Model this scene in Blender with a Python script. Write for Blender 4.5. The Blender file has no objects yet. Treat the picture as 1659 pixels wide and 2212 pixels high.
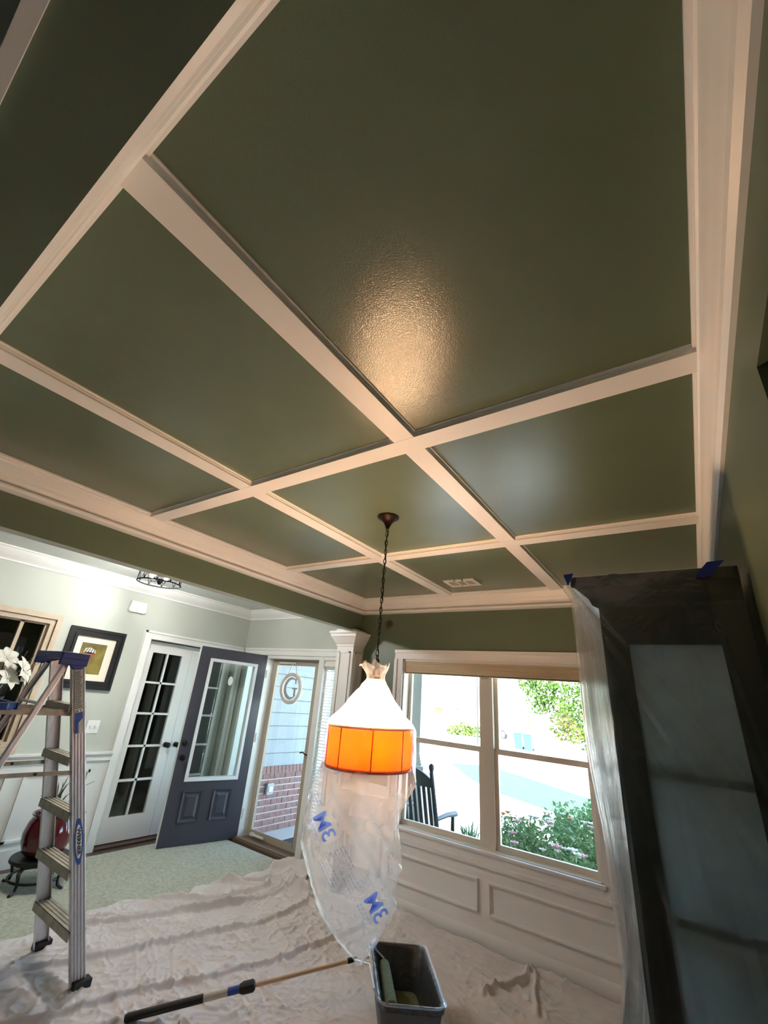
import bpy, bmesh, math, random
import numpy as np
from mathutils import Vector, Matrix
from mathutils.bvhtree import BVHTree
random.seed(7)
RNG = np.random.RandomState(7)
R = math.radians
scene = bpy.context.scene
COL = scene.collection

# ------------------------------------------------------------------ camera
F_PX, PPX, PPY = 922.1, 791.16, 1118.71
YAW, PITCH, ROLL = R(37.4245), R(22.9578), R(5.5714)
CAM = Vector((2.8974, -3.9059, 1.61))
fw = Vector((-math.sin(YAW)*math.cos(PITCH), math.cos(YAW)*math.cos(PITCH), math.sin(PITCH)))
rt0 = Vector((math.cos(YAW), math.sin(YAW), 0)); up0 = rt0.cross(fw)
rgt = rt0*math.cos(ROLL) + up0*math.sin(ROLL)
upv = -rt0*math.sin(ROLL) + up0*math.cos(ROLL)
cd = bpy.data.cameras.new('camera'); cam = bpy.data.objects.new('camera', cd); COL.objects.link(cam)
cam.matrix_world = Matrix(((rgt.x, upv.x, -fw.x, CAM.x), (rgt.y, upv.y, -fw.y, CAM.y), (rgt.z, upv.z, -fw.z, CAM.z), (0, 0, 0, 1)))
cd.sensor_fit = 'HORIZONTAL'; cd.sensor_width = 36.0; cd.lens = F_PX/1659*36
cd.shift_x = (829.5-PPX)/1659; cd.shift_y = (PPY-1106)/1659
cd.clip_start = 0.02; cd.clip_end = 500
scene.camera = cam

# ------------------------------------------------------------------ world, sun, exposure
world = bpy.data.worlds.new('sky'); scene.world = world; world.use_nodes = True
wn = world.node_tree; wn.nodes.clear()
sky = wn.nodes.new('ShaderNodeTexSky'); sky.sky_type = 'NISHITA'; sky.sun_disc = False
sky.sun_elevation = R(48); sky.sun_rotation = R(200); sky.air_density = 1.0; sky.dust_density = 2.0
bg = wn.nodes.new('ShaderNodeBackground'); bg.inputs['Strength'].default_value = 0.58
wo = wn.nodes.new('ShaderNodeOutputWorld')
wn.links.new(sky.outputs[0], bg.inputs[0]); wn.links.new(bg.outputs[0], wo.inputs[0])
sl = bpy.data.lights.new('sun_offscreen', 'SUN'); sl.energy = 6.5; sl.angle = R(0.6); sl.color = (1, .95, .86)
so = bpy.data.objects.new('sun_offscreen', sl); COL.objects.link(so)
so.rotation_euler = (Vector((-.45, .9, -1.05)).to_track_quat('-Z', 'Y')).to_euler()
scene.view_settings.view_transform = 'Standard'; scene.view_settings.look = 'None'
scene.view_settings.gamma = 1.0; scene.view_settings.use_curve_mapping = False
scene.view_settings.exposure = 2.52
scene.cycles.max_bounces = 10; scene.cycles.diffuse_bounces = 6; scene.cycles.transparent_max_bounces = 24
scene.cycles.transmission_bounces = 8; scene.cycles.glossy_bounces = 4
scene.cycles.sample_clamp_indirect = 6.0; scene.cycles.caustics_reflective = False; scene.cycles.caustics_refractive = False

# ------------------------------------------------------------------ materials
def s2l(c):
    c = [x/255.0 for x in c[:3]]
    return tuple(x/12.92 if x <= .04045 else ((x+.055)/1.055)**2.4 for x in c) + (1,)
def nd(nt, t, **kw):
    n = nt.nodes.new(t)
    for k, v in kw.items(): setattr(n, k, v)
    return n
def mat(name, rgb, rough=.5, metal=0., var=0., vscale=6., bump=0., bscale=80., spec=.5, rvar=0., coat=0., stretch=None):
    m = bpy.data.materials.new(name); m.use_nodes = True; nt = m.node_tree
    b = nt.nodes['Principled BSDF']; c = s2l(rgb)
    b.inputs['Base Color'].default_value = c; b.inputs['Roughness'].default_value = rough; b.inputs['Metallic'].default_value = metal
    b.inputs['Specular IOR Level'].default_value = spec; b.inputs['Coat Weight'].default_value = coat
    tc = nd(nt, 'ShaderNodeTexCoord'); mp = nd(nt, 'ShaderNodeMapping'); nt.links.new(tc.outputs['Object'], mp.inputs[0])
    if stretch: mp.inputs['Scale'].default_value = stretch
    if var > 0 or rvar > 0:
        n = nd(nt, 'ShaderNodeTexNoise'); n.inputs['Scale'].default_value = vscale; n.inputs['Detail'].default_value = 5
        nt.links.new(mp.outputs[0], n.inputs['Vector'])
        if var > 0:
            r = nd(nt, 'ShaderNodeValToRGB'); r.color_ramp.elements[0].position = .3; r.color_ramp.elements[1].position = .7
            r.color_ramp.elements[0].color = tuple(x*(1-var) for x in c[:3])+(1,)
            r.color_ramp.elements[1].color = tuple(min(1, x*(1+var)) for x in c[:3])+(1,)
            nt.links.new(n.outputs['Fac'], r.inputs[0]); nt.links.new(r.outputs[0], b.inputs['Base Color'])
        if rvar > 0:
            mr = nd(nt, 'ShaderNodeMapRange'); mr.inputs['To Min'].default_value = max(0, rough-rvar); mr.inputs['To Max'].default_value = min(1, rough+rvar)
            nt.links.new(n.outputs['Fac'], mr.inputs[0]); nt.links.new(mr.outputs[0], b.inputs['Roughness'])
    if bump > 0:
        n2 = nd(nt, 'ShaderNodeTexNoise'); n2.inputs['Scale'].default_value = bscale; n2.inputs['Detail'].default_value = 3
        nt.links.new(mp.outputs[0], n2.inputs['Vector'])
        bp = nd(nt, 'ShaderNodeBump'); bp.inputs['Strength'].default_value = bump; bp.inputs['Distance'].default_value = .01
        nt.links.new(n2.outputs['Fac'], bp.inputs['Height']); nt.links.new(bp.outputs[0], b.inputs['Normal'])
    return m
def emis(name, rgb, strength):
    m = bpy.data.materials.new(name); m.use_nodes = True; nt = m.node_tree; nt.nodes.clear()
    e = nd(nt, 'ShaderNodeEmission'); e.inputs[0].default_value = s2l(rgb); e.inputs[1].default_value = strength
    o = nd(nt, 'ShaderNodeOutputMaterial'); nt.links.new(e.outputs[0], o.inputs[0]); return m
def film(name, clear=.8, tint=(255, 255, 255), body=(235, 235, 235), trans=.6, gloss=.12, rough=.12, bump=.25, bscale=9., groughness=None, noise_clear=0.):
    """thin plastic: part see-through, part milky (translucent + diffuse), with a fresnel gloss and crinkles"""
    m = bpy.data.materials.new(name); m.use_nodes = True; nt = m.node_tree; nt.nodes.clear(); L = nt.links.new
    o = nd(nt, 'ShaderNodeOutputMaterial'); tr = nd(nt, 'ShaderNodeBsdfTransparent'); tr.inputs[0].default_value = s2l(tint)
    di = nd(nt, 'ShaderNodeBsdfDiffuse'); di.inputs[0].default_value = s2l(body)
    tl = nd(nt, 'ShaderNodeBsdfTranslucent'); tl.inputs[0].default_value = s2l(body)
    gl = nd(nt, 'ShaderNodeBsdfGlossy'); gl.inputs[0].default_value = (1, 1, 1, 1); gl.inputs['Roughness'].default_value = rough
    tc = nd(nt, 'ShaderNodeTexCoord'); n = nd(nt, 'ShaderNodeTexNoise'); n.inputs['Scale'].default_value = bscale; n.inputs['Detail'].default_value = 4; n.inputs['Distortion'].default_value = 1.2
    L(tc.outputs['Object'], n.inputs['Vector'])
    bp = nd(nt, 'ShaderNodeBump'); bp.inputs['Strength'].default_value = bump; bp.inputs['Distance'].default_value = .02; L(n.outputs['Fac'], bp.inputs['Height'])
    for s in (di, tl, gl): L(bp.outputs[0], s.inputs['Normal'])
    a = nd(nt, 'ShaderNodeMixShader'); a.inputs[0].default_value = trans; L(di.outputs[0], a.inputs[1]); L(tl.outputs[0], a.inputs[2])
    b2 = nd(nt, 'ShaderNodeMixShader'); b2.inputs[0].default_value = clear; L(a.outputs[0], b2.inputs[1]); L(tr.outputs[0], b2.inputs[2])
    if noise_clear:
        n3 = nd(nt, 'ShaderNodeTexNoise'); n3.inputs['Scale'].default_value = 3.5; n3.inputs['Detail'].default_value = 3; L(tc.outputs['Object'], n3.inputs['Vector'])
        mr = nd(nt, 'ShaderNodeMapRange'); mr.inputs['From Min'].default_value = .3; mr.inputs['From Max'].default_value = .7
        mr.inputs['To Min'].default_value = clear-noise_clear; mr.inputs['To Max'].default_value = min(.97, clear+noise_clear); L(n3.outputs['Fac'], mr.inputs[0]); L(mr.outputs[0], b2.inputs[0])
    fr = nd(nt, 'ShaderNodeLayerWeight'); fr.inputs[0].default_value = .5; L(bp.outputs[0], fr.inputs['Normal'])
    pw_ = nd(nt, 'ShaderNodeMath', operation='POWER'); pw_.inputs[1].default_value = 4.0; L(fr.outputs['Facing'], pw_.inputs[0])
    mu = nd(nt, 'ShaderNodeMath', operation='MULTIPLY_ADD'); mu.inputs[1].default_value = .6; mu.inputs[2].default_value = gloss; L(pw_.outputs[0], mu.inputs[0]); mu.use_clamp = True
    c = nd(nt, 'ShaderNodeMixShader'); L(mu.outputs[0], c.inputs[0]); L(b2.outputs[0], c.inputs[1]); L(gl.outputs[0], c.inputs[2])
    L(c.outputs[0], o.inputs[0]); return m
def glass(name, tint=(245, 250, 248), gloss=.035, rough=0.):
    m = bpy.data.materials.new(name); m.use_nodes = True; nt = m.node_tree; nt.nodes.clear(); L = nt.links.new
    o = nd(nt, 'ShaderNodeOutputMaterial'); tr = nd(nt, 'ShaderNodeBsdfTransparent'); tr.inputs[0].default_value = s2l(tint)
    gl = nd(nt, 'ShaderNodeBsdfGlossy'); gl.inputs['Roughness'].default_value = rough
    fr = nd(nt, 'ShaderNodeLayerWeight'); fr.inputs[0].default_value = .5
    pw_ = nd(nt, 'ShaderNodeMath', operation='POWER'); pw_.inputs[1].default_value = 5.0; L(fr.outputs['Facing'], pw_.inputs[0])
    mu = nd(nt, 'ShaderNodeMath', operation='MULTIPLY_ADD'); mu.inputs[1].default_value = .95; mu.inputs[2].default_value = gloss; mu.use_clamp = True; L(pw_.outputs[0], mu.inputs[0])
    c = nd(nt, 'ShaderNodeMixShader'); L(mu.outputs[0], c.inputs[0]); L(tr.outputs[0], c.inputs[1]); L(gl.outputs[0], c.inputs[2]); L(c.outputs[0], o.inputs[0]); return m
def cloth_shade(name, rgb, trans=.6):
    m = bpy.data.materials.new(name); m.use_nodes = True; nt = m.node_tree; nt.nodes.clear(); L = nt.links.new
    o = nd(nt, 'ShaderNodeOutputMaterial'); di = nd(nt, 'ShaderNodeBsdfDiffuse'); di.inputs[0].default_value = s2l(rgb)
    tl = nd(nt, 'ShaderNodeBsdfTranslucent'); tl.inputs[0].default_value = s2l(rgb)
    a = nd(nt, 'ShaderNodeMixShader'); a.inputs[0].default_value = trans; L(di.outputs[0], a.inputs[1]); L(tl.outputs[0], a.inputs[2]); L(a.outputs[0], o.inputs[0]); return m

M = {}
M['green'] = mat('green_paint', (100, 113, 92), .42, var=.05, vscale=2.5, bump=.05, bscale=260, spec=.45)
M['ceil_green'] = mat('green_ceiling_paint', (100, 113, 92), .21, var=.04, vscale=2.5, bump=.11, bscale=240, spec=.5)
M['trim'] = mat('trim_paint', (242, 240, 238), .38, var=.02, vscale=3, spec=.45)
M['white'] = mat('white_paint', (228, 228, 224), .4, var=.02, vscale=3)
M['sage'] = mat('foyer_sage_paint', (186, 191, 181), .6, var=.03, vscale=2)
M['sageceil'] = mat('foyer_ceiling_paint', (214, 220, 214), .7)
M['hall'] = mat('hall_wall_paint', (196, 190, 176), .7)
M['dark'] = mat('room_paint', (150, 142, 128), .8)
M['wood_floor'] = mat('dark_floor_boards', (66, 44, 30), .35, var=.25, vscale=4, stretch=(1, 12, 1))
M['rug'] = mat('pale_rug_pile', (182, 184, 166), .95, var=.18, vscale=38, bump=.6, bscale=220, spec=.1)
M['canvas'] = mat('canvas_cloth', (216, 209, 207), .9, var=.05, vscale=5, bump=.12, bscale=420, spec=.15)
M['doordark'] = mat('charcoal_door_paint', (62, 62, 72), .38, var=.04, vscale=30, bump=.05, bscale=120)
M['black'] = mat('black_metal', (14, 14, 15), .5, spec=.35)
M['bronze'] = mat('dark_bronze', (52, 36, 28), .38, metal=.7)
M['glass'] = glass('window_glass')
M['glass_dk'] = glass('door_glass', (240, 245, 244), .05)
M['frame'] = mat('window_vinyl', (226, 216, 200), .45)
M['stormframe'] = mat('tan_storm_frame', (176, 164, 146), .45)
M['alum'] = mat('brushed_aluminium', (206, 204, 206), .42, metal=.6, var=.12, vscale=14, stretch=(6, 6, .6), rvar=.1)
M['alum_dirty'] = mat('worn_aluminium_step', (160, 152, 138), .5, metal=.7, var=.2, vscale=20)
M['blueplas'] = mat('blue_plastic', (22, 58, 128), .4, var=.12, vscale=25)
M['label'] = mat('pale_label', (186, 180, 168), .6, var=.05, vscale=30)
M['ink'] = mat('label_ink', (92, 86, 80), .7)
M['blueink'] = mat('blue_label_print', (34, 70, 150), .55, var=.1, vscale=30)
M['rubber'] = mat('black_rubber', (30, 28, 27), .7)
M['espresso'] = mat('espresso_wood', (20, 17, 16), .35, var=.15, vscale=6, stretch=(8, 8, 1))
M['brightening_panel'] = mat('brightening_cabinet_lining', (214, 220, 222), .3)  # whitened to put brightness into the cabinet interior behind the side glass
M['tape'] = mat('blue_tape', (24, 52, 150), .55, var=.06, vscale=40)
M['sheet'] = film('cabinet_plastic_sheet', clear=.93, body=(225, 228, 226), trans=.7, gloss=.07, rough=.13, bump=.22, bscale=4.0, noise_clear=.03)
M['painted_haze'] = film('cabinet_glass_painted_haze', clear=.48, body=(222, 234, 240), trans=.75, gloss=.06, rough=.12, bump=.05, bscale=3, noise_clear=.12)  # milky body colour stands in for reflections and haze on the side glass
M['bag'] = film('lamp_plastic_bag', clear=.74, body=(246, 246, 248), trans=.64, gloss=.025, rough=.18, bump=.3, bscale=11, noise_clear=.08)
M['liner'] = film('clear_bucket_liner', clear=.95, body=(235, 238, 244), trans=.4, gloss=.06, rough=.06, bump=.5, bscale=16)
M['print'] = film('blue_bag_print', clear=.15, body=(104, 142, 240), trans=.6, gloss=.0, bump=0)
M['print_pale'] = film('pale_bag_print', clear=.66, body=(160, 176, 230), trans=.6, gloss=.0, bump=0)
M['shade'] = cloth_shade('amber_lampshade', (150, 52, 2), .30)
M['added_light_stop'] = cloth_shade('cream_light_stop', (214, 204, 186), .14)  # dense material for the added plate that holds back downward lamp light
M['bulb'] = emis('warm_bulb', (255, 213, 164), 165)
M['bulb_cool'] = emis('cool_bulb', (255, 251, 248), 235)
M['burgundy'] = mat('burgundy_glaze', (86, 14, 26), .12, var=.2, vscale=8, coat=.5)
M['cage'] = mat('cage_black', (6, 6, 6), .9, spec=.05)
M['iron'] = mat('wrought_iron', (22, 20, 22), .45)
M['soil'] = mat('potting_soil', (44, 34, 26), .95, bump=.6, bscale=60)
M['leafdark'] = mat('strap_leaf', (52, 60, 38), .5, var=.25, vscale=10)
M['matboard'] = mat('picture_mat', (232, 222, 204), .8)
M['photo'] = mat('olive_photo_print', (118, 104, 40), .5, var=.45, vscale=9)
M['orange'] = mat('rust_print', (134, 66, 30), .5, var=.2, vscale=30)
M['stripe'] = mat('grey_white_print', (214, 210, 206), .5, var=.2, vscale=60)
M['greyprint'] = mat('grey_print', (70, 64, 62), .5)
M['brick'] = mat('red_brick', (146, 110, 104), .85, var=.22, vscale=14, bump=.3, bscale=60)
M['mortar'] = mat('brick_mortar', (214, 208, 204), .95)
M['siding'] = mat('pale_siding', (150, 158, 162), .6, var=.03, vscale=6)
M['concrete'] = mat('porch_concrete', (196, 194, 190), .85, var=.06, vscale=4)
M['drive'] = mat('driveway_concrete', (226, 222, 214), .9, var=.04, vscale=1)
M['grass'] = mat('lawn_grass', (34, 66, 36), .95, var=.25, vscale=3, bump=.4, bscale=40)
M['leaf'] = mat('rose_leaf', (146, 176, 136), .75, var=.35, vscale=9, spec=.12)
M['leaf2'] = mat('tree_leaf', (58, 82, 32), .8, var=.35, vscale=2, spec=.1)
M['hedge'] = mat('hedge_leaf', (72, 92, 28), .6, var=.3, vscale=2)
M['petalw'] = mat('white_petal', (240, 238, 236), .6)
M['silkpetal'] = mat('white_silk_petal', (196, 194, 182), .6)
M['petalp'] = mat('pink_petal', (228, 178, 186), .6)
M['petalo'] = mat('orange_petal', (230, 150, 90), .6)
M['bark'] = mat('bark', (92, 74, 58), .9, var=.2, vscale=8)
M['rocker'] = mat('dark_rocker_paint', (38, 36, 42), .5)
M['porchpost'] = mat('porch_post_paint', (206, 210, 208), .55)
M['roller'] = mat('green_roller_nap', (92, 104, 78), .95, var=.2, vscale=60, bump=.7, bscale=150)
M['bucket'] = mat('black_bucket', (9, 9, 10), .5, spec=.3)
M['paint'] = mat('wet_green_paint', (96, 98, 66), .2, var=.2, vscale=12)
M['polewood'] = mat('tan_pole', (206, 180, 152), .4, var=.06, vscale=20)
M['truck'] = mat('white_truck_paint', (240, 240, 240), .3)
M['teal'] = mat('teal_bin', (12, 66, 74), .5)
M['asphalt'] = mat('street', (190, 188, 184), .9)
M['housewall'] = mat('tan_house_wall', (240, 232, 212), .8)
M['roof'] = mat('brown_roof', (112, 102, 86), .9, var=.1, vscale=4)
M['blindfab'] = mat('beige_blind_fabric', (214, 196, 168), .85, bump=.1, bscale=200)
M['silver'] = mat('white_lite_frame', (226, 230, 232), .35)
M['threshold'] = mat('bronze_threshold', (132, 112, 92), .4, metal=.4)
M['darkglass'] = glass('panel_glass', (232, 236, 232), .08)
M['champagne'] = mat('champagne_frame', (196, 178, 154), .35, var=.06, vscale=20)
M['darkblue'] = mat('dark_blue_glass_vase', (20, 24, 60), .1, coat=.6)
M['redglass'] = mat('dark_red_glass', (110, 18, 26), .2)
M['greyplastic'] = mat('grey_outdoor_box', (170, 174, 178), .5)
M['wreath'] = mat('whitewashed_wood', (226, 214, 204), .7, var=.08, vscale=18)

# ------------------------------------------------------------------ mesh helpers
class MB:
    def __init__(s): s.v = []; s.f = []; s.m = []
    def add(s, vs, fs, m=0):
        o = len(s.v); s.v += [tuple(v) for v in vs]; s.f += [tuple(i+o for i in f) for f in fs]; s.m += [m]*len(fs); return s
    def box(s, x0, x1, y0, y1, z0, z1, m=0, mm=None):
        vs = [(x, y, z) for z in (z0, z1) for y in (y0, y1) for x in (x0, x1)]
        fs = [(0, 2, 3, 1), (4, 5, 7, 6), (0, 1, 5, 4), (2, 6, 7, 3), (0, 4, 6, 2), (1, 3, 7, 5)]  # -z +z -y +y -x +x
        if mm is None: return s.add(vs, fs, m)
        o = len(s.v); s.v += vs; s.f += [tuple(i+o for i in f) for f in fs]; s.m += [mm.get(k, m) for k in ('-z', '+z', '-y', '+y', '-x', '+x')]; return s
    def obox(s, c, ax, ay, az, m=0):
        c, ax, ay, az = map(Vector, (c, ax, ay, az))
        vs = [c+ax*i+ay*j+az*k for k in (-1, 1) for j in (-1, 1) for i in (-1, 1)]
        return s.add(vs, [(0, 2, 3, 1), (4, 5, 7, 6), (0, 1, 5, 4), (2, 6, 7, 3), (0, 4, 6, 2), (1, 3, 7, 5)], m)
    def prism(s, prof, axis, a, b, m=0):
        n = len(prof)
        P = {'x': lambda p, t: (t, p[0], p[1]), 'y': lambda p, t: (p[0], t, p[1]), 'z': lambda p, t: (p[0], p[1], t)}[axis]
        vs = [P(p, a) for p in prof]+[P(p, b) for p in prof]
        fs = [(i, (i+1) % n, (i+1) % n+n, i+n) for i in range(n)]+[tuple(range(n-1, -1, -1)), tuple(range(n, 2*n))]
        return s.add(vs, fs, m)
    def tube(s, pts, r, n=8, closed=False, m=0, cap=True):
        pts = [Vector(p) for p in pts]; k = len(pts); rs = r if isinstance(r, (list, tuple)) else [r]*k
        up = None; rings = []
        for i, p in enumerate(pts):
            t = (pts[(i+1) % k]-pts[i-1]) if (closed or 0 < i < k-1) else (pts[1]-pts[0] if i == 0 else pts[-1]-pts[-2])
            t = t.normalized() if t.length > 1e-9 else Vector((0, 0, 1))
            if up is None: up = t.orthogonal().normalized()
            else:
                up = up-t*up.dot(t); up = up.normalized() if up.length > 1e-6 else t.orthogonal().normalized()
            w = t.cross(up); rings.append([p+(up*math.cos(a)+w*math.sin(a))*rs[i] for a in (2*math.pi*j/n for j in range(n))])
        vs = [v for rg in rings for v in rg]; fs = []
        for i in range(k if closed else k-1):
            j2 = (i+1) % k
            for j in range(n): fs.append((i*n+j, i*n+(j+1) % n, j2*n+(j+1) % n, j2*n+j))
        if cap and not closed: fs += [tuple(range(n-1, -1, -1)), tuple(range((k-1)*n, k*n))]
        return s.add(vs, fs, m)
    def lathe(s, prof, c=(0, 0, 0), n=24, m=0, axis=None, cap=True):
        c = Vector(c); A = Matrix.Identity(3) if axis is None else Vector((0, 0, 1)).rotation_difference(Vector(axis)).to_matrix()
        vs = [c+A@Vector((r*math.cos(2*math.pi*j/n), r*math.sin(2*math.pi*j/n), z)) for r, z in prof for j in range(n)]
        fs = [(i*n+j, i*n+(j+1) % n, (i+1)*n+(j+1) % n, (i+1)*n+j) for i in range(len(prof)-1) for j in range(n)]
        if cap: fs += [tuple(range(n-1, -1, -1)), tuple(range((len(prof)-1)*n, len(prof)*n))]
        return s.add(vs, fs, m)
    def sphere(s, c, r, n=12, m=0, sc=(1, 1, 1)):
        k = n//2; prof = [(max(1e-4, r*math.sin(math.pi*i/k)), -r*math.cos(math.pi*i/k)) for i in range(k+1)]
        o = len(s.v); s.lathe(prof, (0, 0, 0), n, m)
        for i in range(o, len(s.v)): v = s.v[i]; s.v[i] = (c[0]+v[0]*sc[0], c[1]+v[1]*sc[1], c[2]+v[2]*sc[2])
        return s
    def torus(s, c, R_, r, axis=(0, 0, 1), n=24, k=8, m=0, sx=1, sy=1):
        A = Vector((0, 0, 1)).rotation_difference(Vector(axis)).to_matrix(); c = Vector(c)
        return s.tube([c+A@Vector((R_*sx*math.cos(2*math.pi*i/n), R_*sy*math.sin(2*math.pi*i/n), 0)) for i in range(n)], r, k, True, m)
    def grid(s, fn, nu, nv, m=0, cu=False):
        vs = [fn(i/(nu if cu else nu-1), j/(nv-1)) for j in range(nv) for i in range(nu)]
        fs = [(j*nu+i, j*nu+(i+1) % nu, (j+1)*nu+(i+1) % nu, (j+1)*nu+i) for j in range(nv-1) for i in range(nu if cu else nu-1)]
        return s.add(vs, fs, m)
    def xf(s, Mx, start=0):
        for i in range(start, len(s.v)): s.v[i] = tuple(Mx@Vector(s.v[i]))
        return s
    def build(s, name, mats, parent=None, smooth=False, recalc=True, bevel=0.):
        me = bpy.data.meshes.new(name); me.from_pydata([tuple(v) for v in s.v], [], s.f)
        if not isinstance(mats, (list, tuple)): mats = [mats]
        for k in mats: me.materials.append(M[k] if isinstance(k, str) else k)
        me.polygons.foreach_set('material_index', s.m)
        if recalc:
            bm = bmesh.new(); bm.from_mesh(me); bmesh.ops.recalc_face_normals(bm, faces=bm.faces); bm.to_mesh(me); bm.free()
        if smooth:
            me.polygons.foreach_set('use_smooth', [True]*len(me.polygons))
            if smooth != 'all':
                try: me.set_sharp_from_angle(angle=R(28))
                except Exception: pass
        me.update(); o = bpy.data.objects.new(name, me); COL.objects.link(o)
        if bevel:
            b = o.modifiers.new('bevel', 'BEVEL'); b.width = bevel; b.segments = 2; b.limit_method = 'ANGLE'
        if parent is not None: child(o, parent)
        return o
def child(o, parent):
    o.parent = parent; o.matrix_parent_inverse = PW(parent).inverted()
    return o
def PW(o):
    return o.matrix_basis.copy() if o.parent is None else PW(o.parent) @ o.matrix_parent_inverse @ o.matrix_basis
def tag(o, label, cat, group=None, kind=None):
    o['label'] = label; o['category'] = cat
    if group: o['group'] = group
    if kind: o['kind'] = kind
    return o
def struct(o, label, cat): return tag(o, label, cat, None, 'structure')
def empty(name, loc, label=None, cat=None, group=None, kind=None):
    o = bpy.data.objects.new(name, None); COL.objects.link(o); o.location = loc; o.empty_display_size = .1
    if label: tag(o, label, cat, group, kind)
    return o
def B(*a, m=0): return MB().box(*a, m=m)
def txt(s, size=1., bold=0., space=1.):
    """flat filled lettering -> (verts2d, faces), centred"""
    cu = bpy.data.curves.new('lettering', 'FONT'); cu.body = s; cu.size = size; cu.align_x = 'CENTER'; cu.align_y = 'CENTER'; cu.offset = bold; cu.space_character = space; cu.resolution_u = 3
    o = bpy.data.objects.new('lettering', cu); COL.objects.link(o)
    dg = bpy.context.evaluated_depsgraph_get(); me = bpy.data.meshes.new_from_object(o.evaluated_get(dg))
    vs = [(v.co.x, v.co.y) for v in me.vertices]; fs = [tuple(p.vertices) for p in me.polygons]
    bpy.data.objects.remove(o); bpy.data.curves.remove(cu); bpy.data.meshes.remove(me); return vs, fs
# smooth value noise (numpy)
_T = np.random.RandomState(3).rand(256, 256)
def vnoise(x, y):
    xi = np.floor(x).astype(int); yi = np.floor(y).astype(int); fx = x-xi; fy = y-yi
    fx = fx*fx*(3-2*fx); fy = fy*fy*(3-2*fy); g = lambda a, b: _T[a % 256, b % 256]
    return (g(xi, yi)*(1-fx)+g(xi+1, yi)*fx)*(1-fy)+(g(xi, yi+1)*(1-fx)+g(xi+1, yi+1)*fx)*fy
def arr_mesh(name, V, Fq, mats, parent=None, smooth=True):
    me = bpy.data.meshes.new(name); me.from_pydata(V.tolist(), [], Fq.tolist())
    for k in (mats if isinstance(mats, (list, tuple)) else [mats]): me.materials.append(M[k])
    if smooth: me.polygons.foreach_set('use_smooth', [True]*len(me.polygons))
    me.update(); o = bpy.data.objects.new(name, me); COL.objects.link(o)
    if parent is not None: child(o, parent)
    return o

# ================================================================== the setting
W, H, ZH, YN = 3.112, 2.636, 2.29, -3.855
XF, YF = -2.16, 0.20            # foyer left wall, foyer front wall
TH = .12
XB, XA, YC, YD, BW, BT = 1.0795, 2.0839, -2.591, -1.3036, .0943, .024
HB = -9.0                       # back wall of the hall behind

struct(B(XF-.15, 6.3, HB-.15, .38, -.12, 0).build('floor', 'wood_floor'), 'dark hardwood floor under the rug and drop cloth', 'floor')
struct(B(0, W, YN, 0, H, H+.1).build('ceiling', 'ceil_green'), 'satin green coffered dining room ceiling', 'ceiling')
struct(B(XF, -.1, -3.975, YF, H, H+.1).build('ceiling_foyer', 'sageceil'), 'pale foyer ceiling beyond the green header', 'ceiling')
struct(B(XF, 6.2, HB, -3.975, H, H+.1).build('ceiling_hall', 'sageceil'), 'plain ceiling of the hall behind the dining room', 'ceiling')

# dining window wall with window hole
WX0, WX1, WZ0, WZ1 = .56, 2.205, .612, 2.02
mb = MB(); 
for a in ((-.17, WX0, 0, .15, 0, H), (WX1, W+TH, 0, .15, 0, H), (WX0, WX1, 0, .15, 0, WZ0), (WX0, WX1, 0, .15, WZ1, H)): mb.box(*a)
struct(mb.build('wall_window', 'green'), 'green wall around the big dining room window', 'wall')
# right wall + its opening header and end post
mb = MB(); mb.box(W, W+TH, -2.9, 0, 0, H); mb.box(W, W+TH, -3.975, -2.9, 2.32, H); mb.box(W, W+TH, -3.975, YN, 0, 2.32)
struct(mb.build('wall_right', 'green'), 'green wall behind the wrapped cabinet with an opening beside it', 'wall')
# left header (green inside, pale below and outside)
mb = MB(); mb.box(-.10, 0, -3.975, YF+.1, ZH, H, mm={'-z': 1, '-x': 1})
struct(mb.build('wall_left', ['green', 'sage']), 'green header beam over the opening to the foyer', 'wall')
mb = MB(); mb.box(0, W, -3.975, YN, ZH, H, mm={'-y': 1})
struct(mb.build('wall_near', ['green', 'hall']), 'dark green header over the opening to the hall', 'wall')
# foyer left wall, with french door hole and interior window hole
FD0, FD1, FDZ = -1.19, .085, 2.035
MW0, MW1, MZ0, MZ1 = -3.25, -2.235, .96, 2.03
mb = MB()
for a in ((HB, MW0, 0, H), (MW0, MW1, 0, MZ0), (MW0, MW1, MZ1, H), (MW1, FD0, 0, H), (FD0, FD1, FDZ, H), (FD1, YF+.15, 0, H)):
    mb.box(XF-.15, XF, a[0], a[1], a[2], a[3])
struct(mb.build('wall_foyer_left', 'sage'), 'pale sage foyer wall around the french doors', 'wall')
# foyer front wall
DX0, DX1, DZ = -2.06, -.34, 2.04
mb = MB(); mb.box(XF-.15, DX0, YF, YF+.15, 0, H); mb.box(DX0, DX1, YF, YF+.15, DZ, H); mb.box(DX1, -.12, YF, YF+.15, 0, H); mb.box(-.17, -.02, .1, YF+.15, 0, H)
struct(mb.build('wall_foyer_front', 'sage'), 'pale sage foyer wall above the front door', 'wall')
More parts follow.
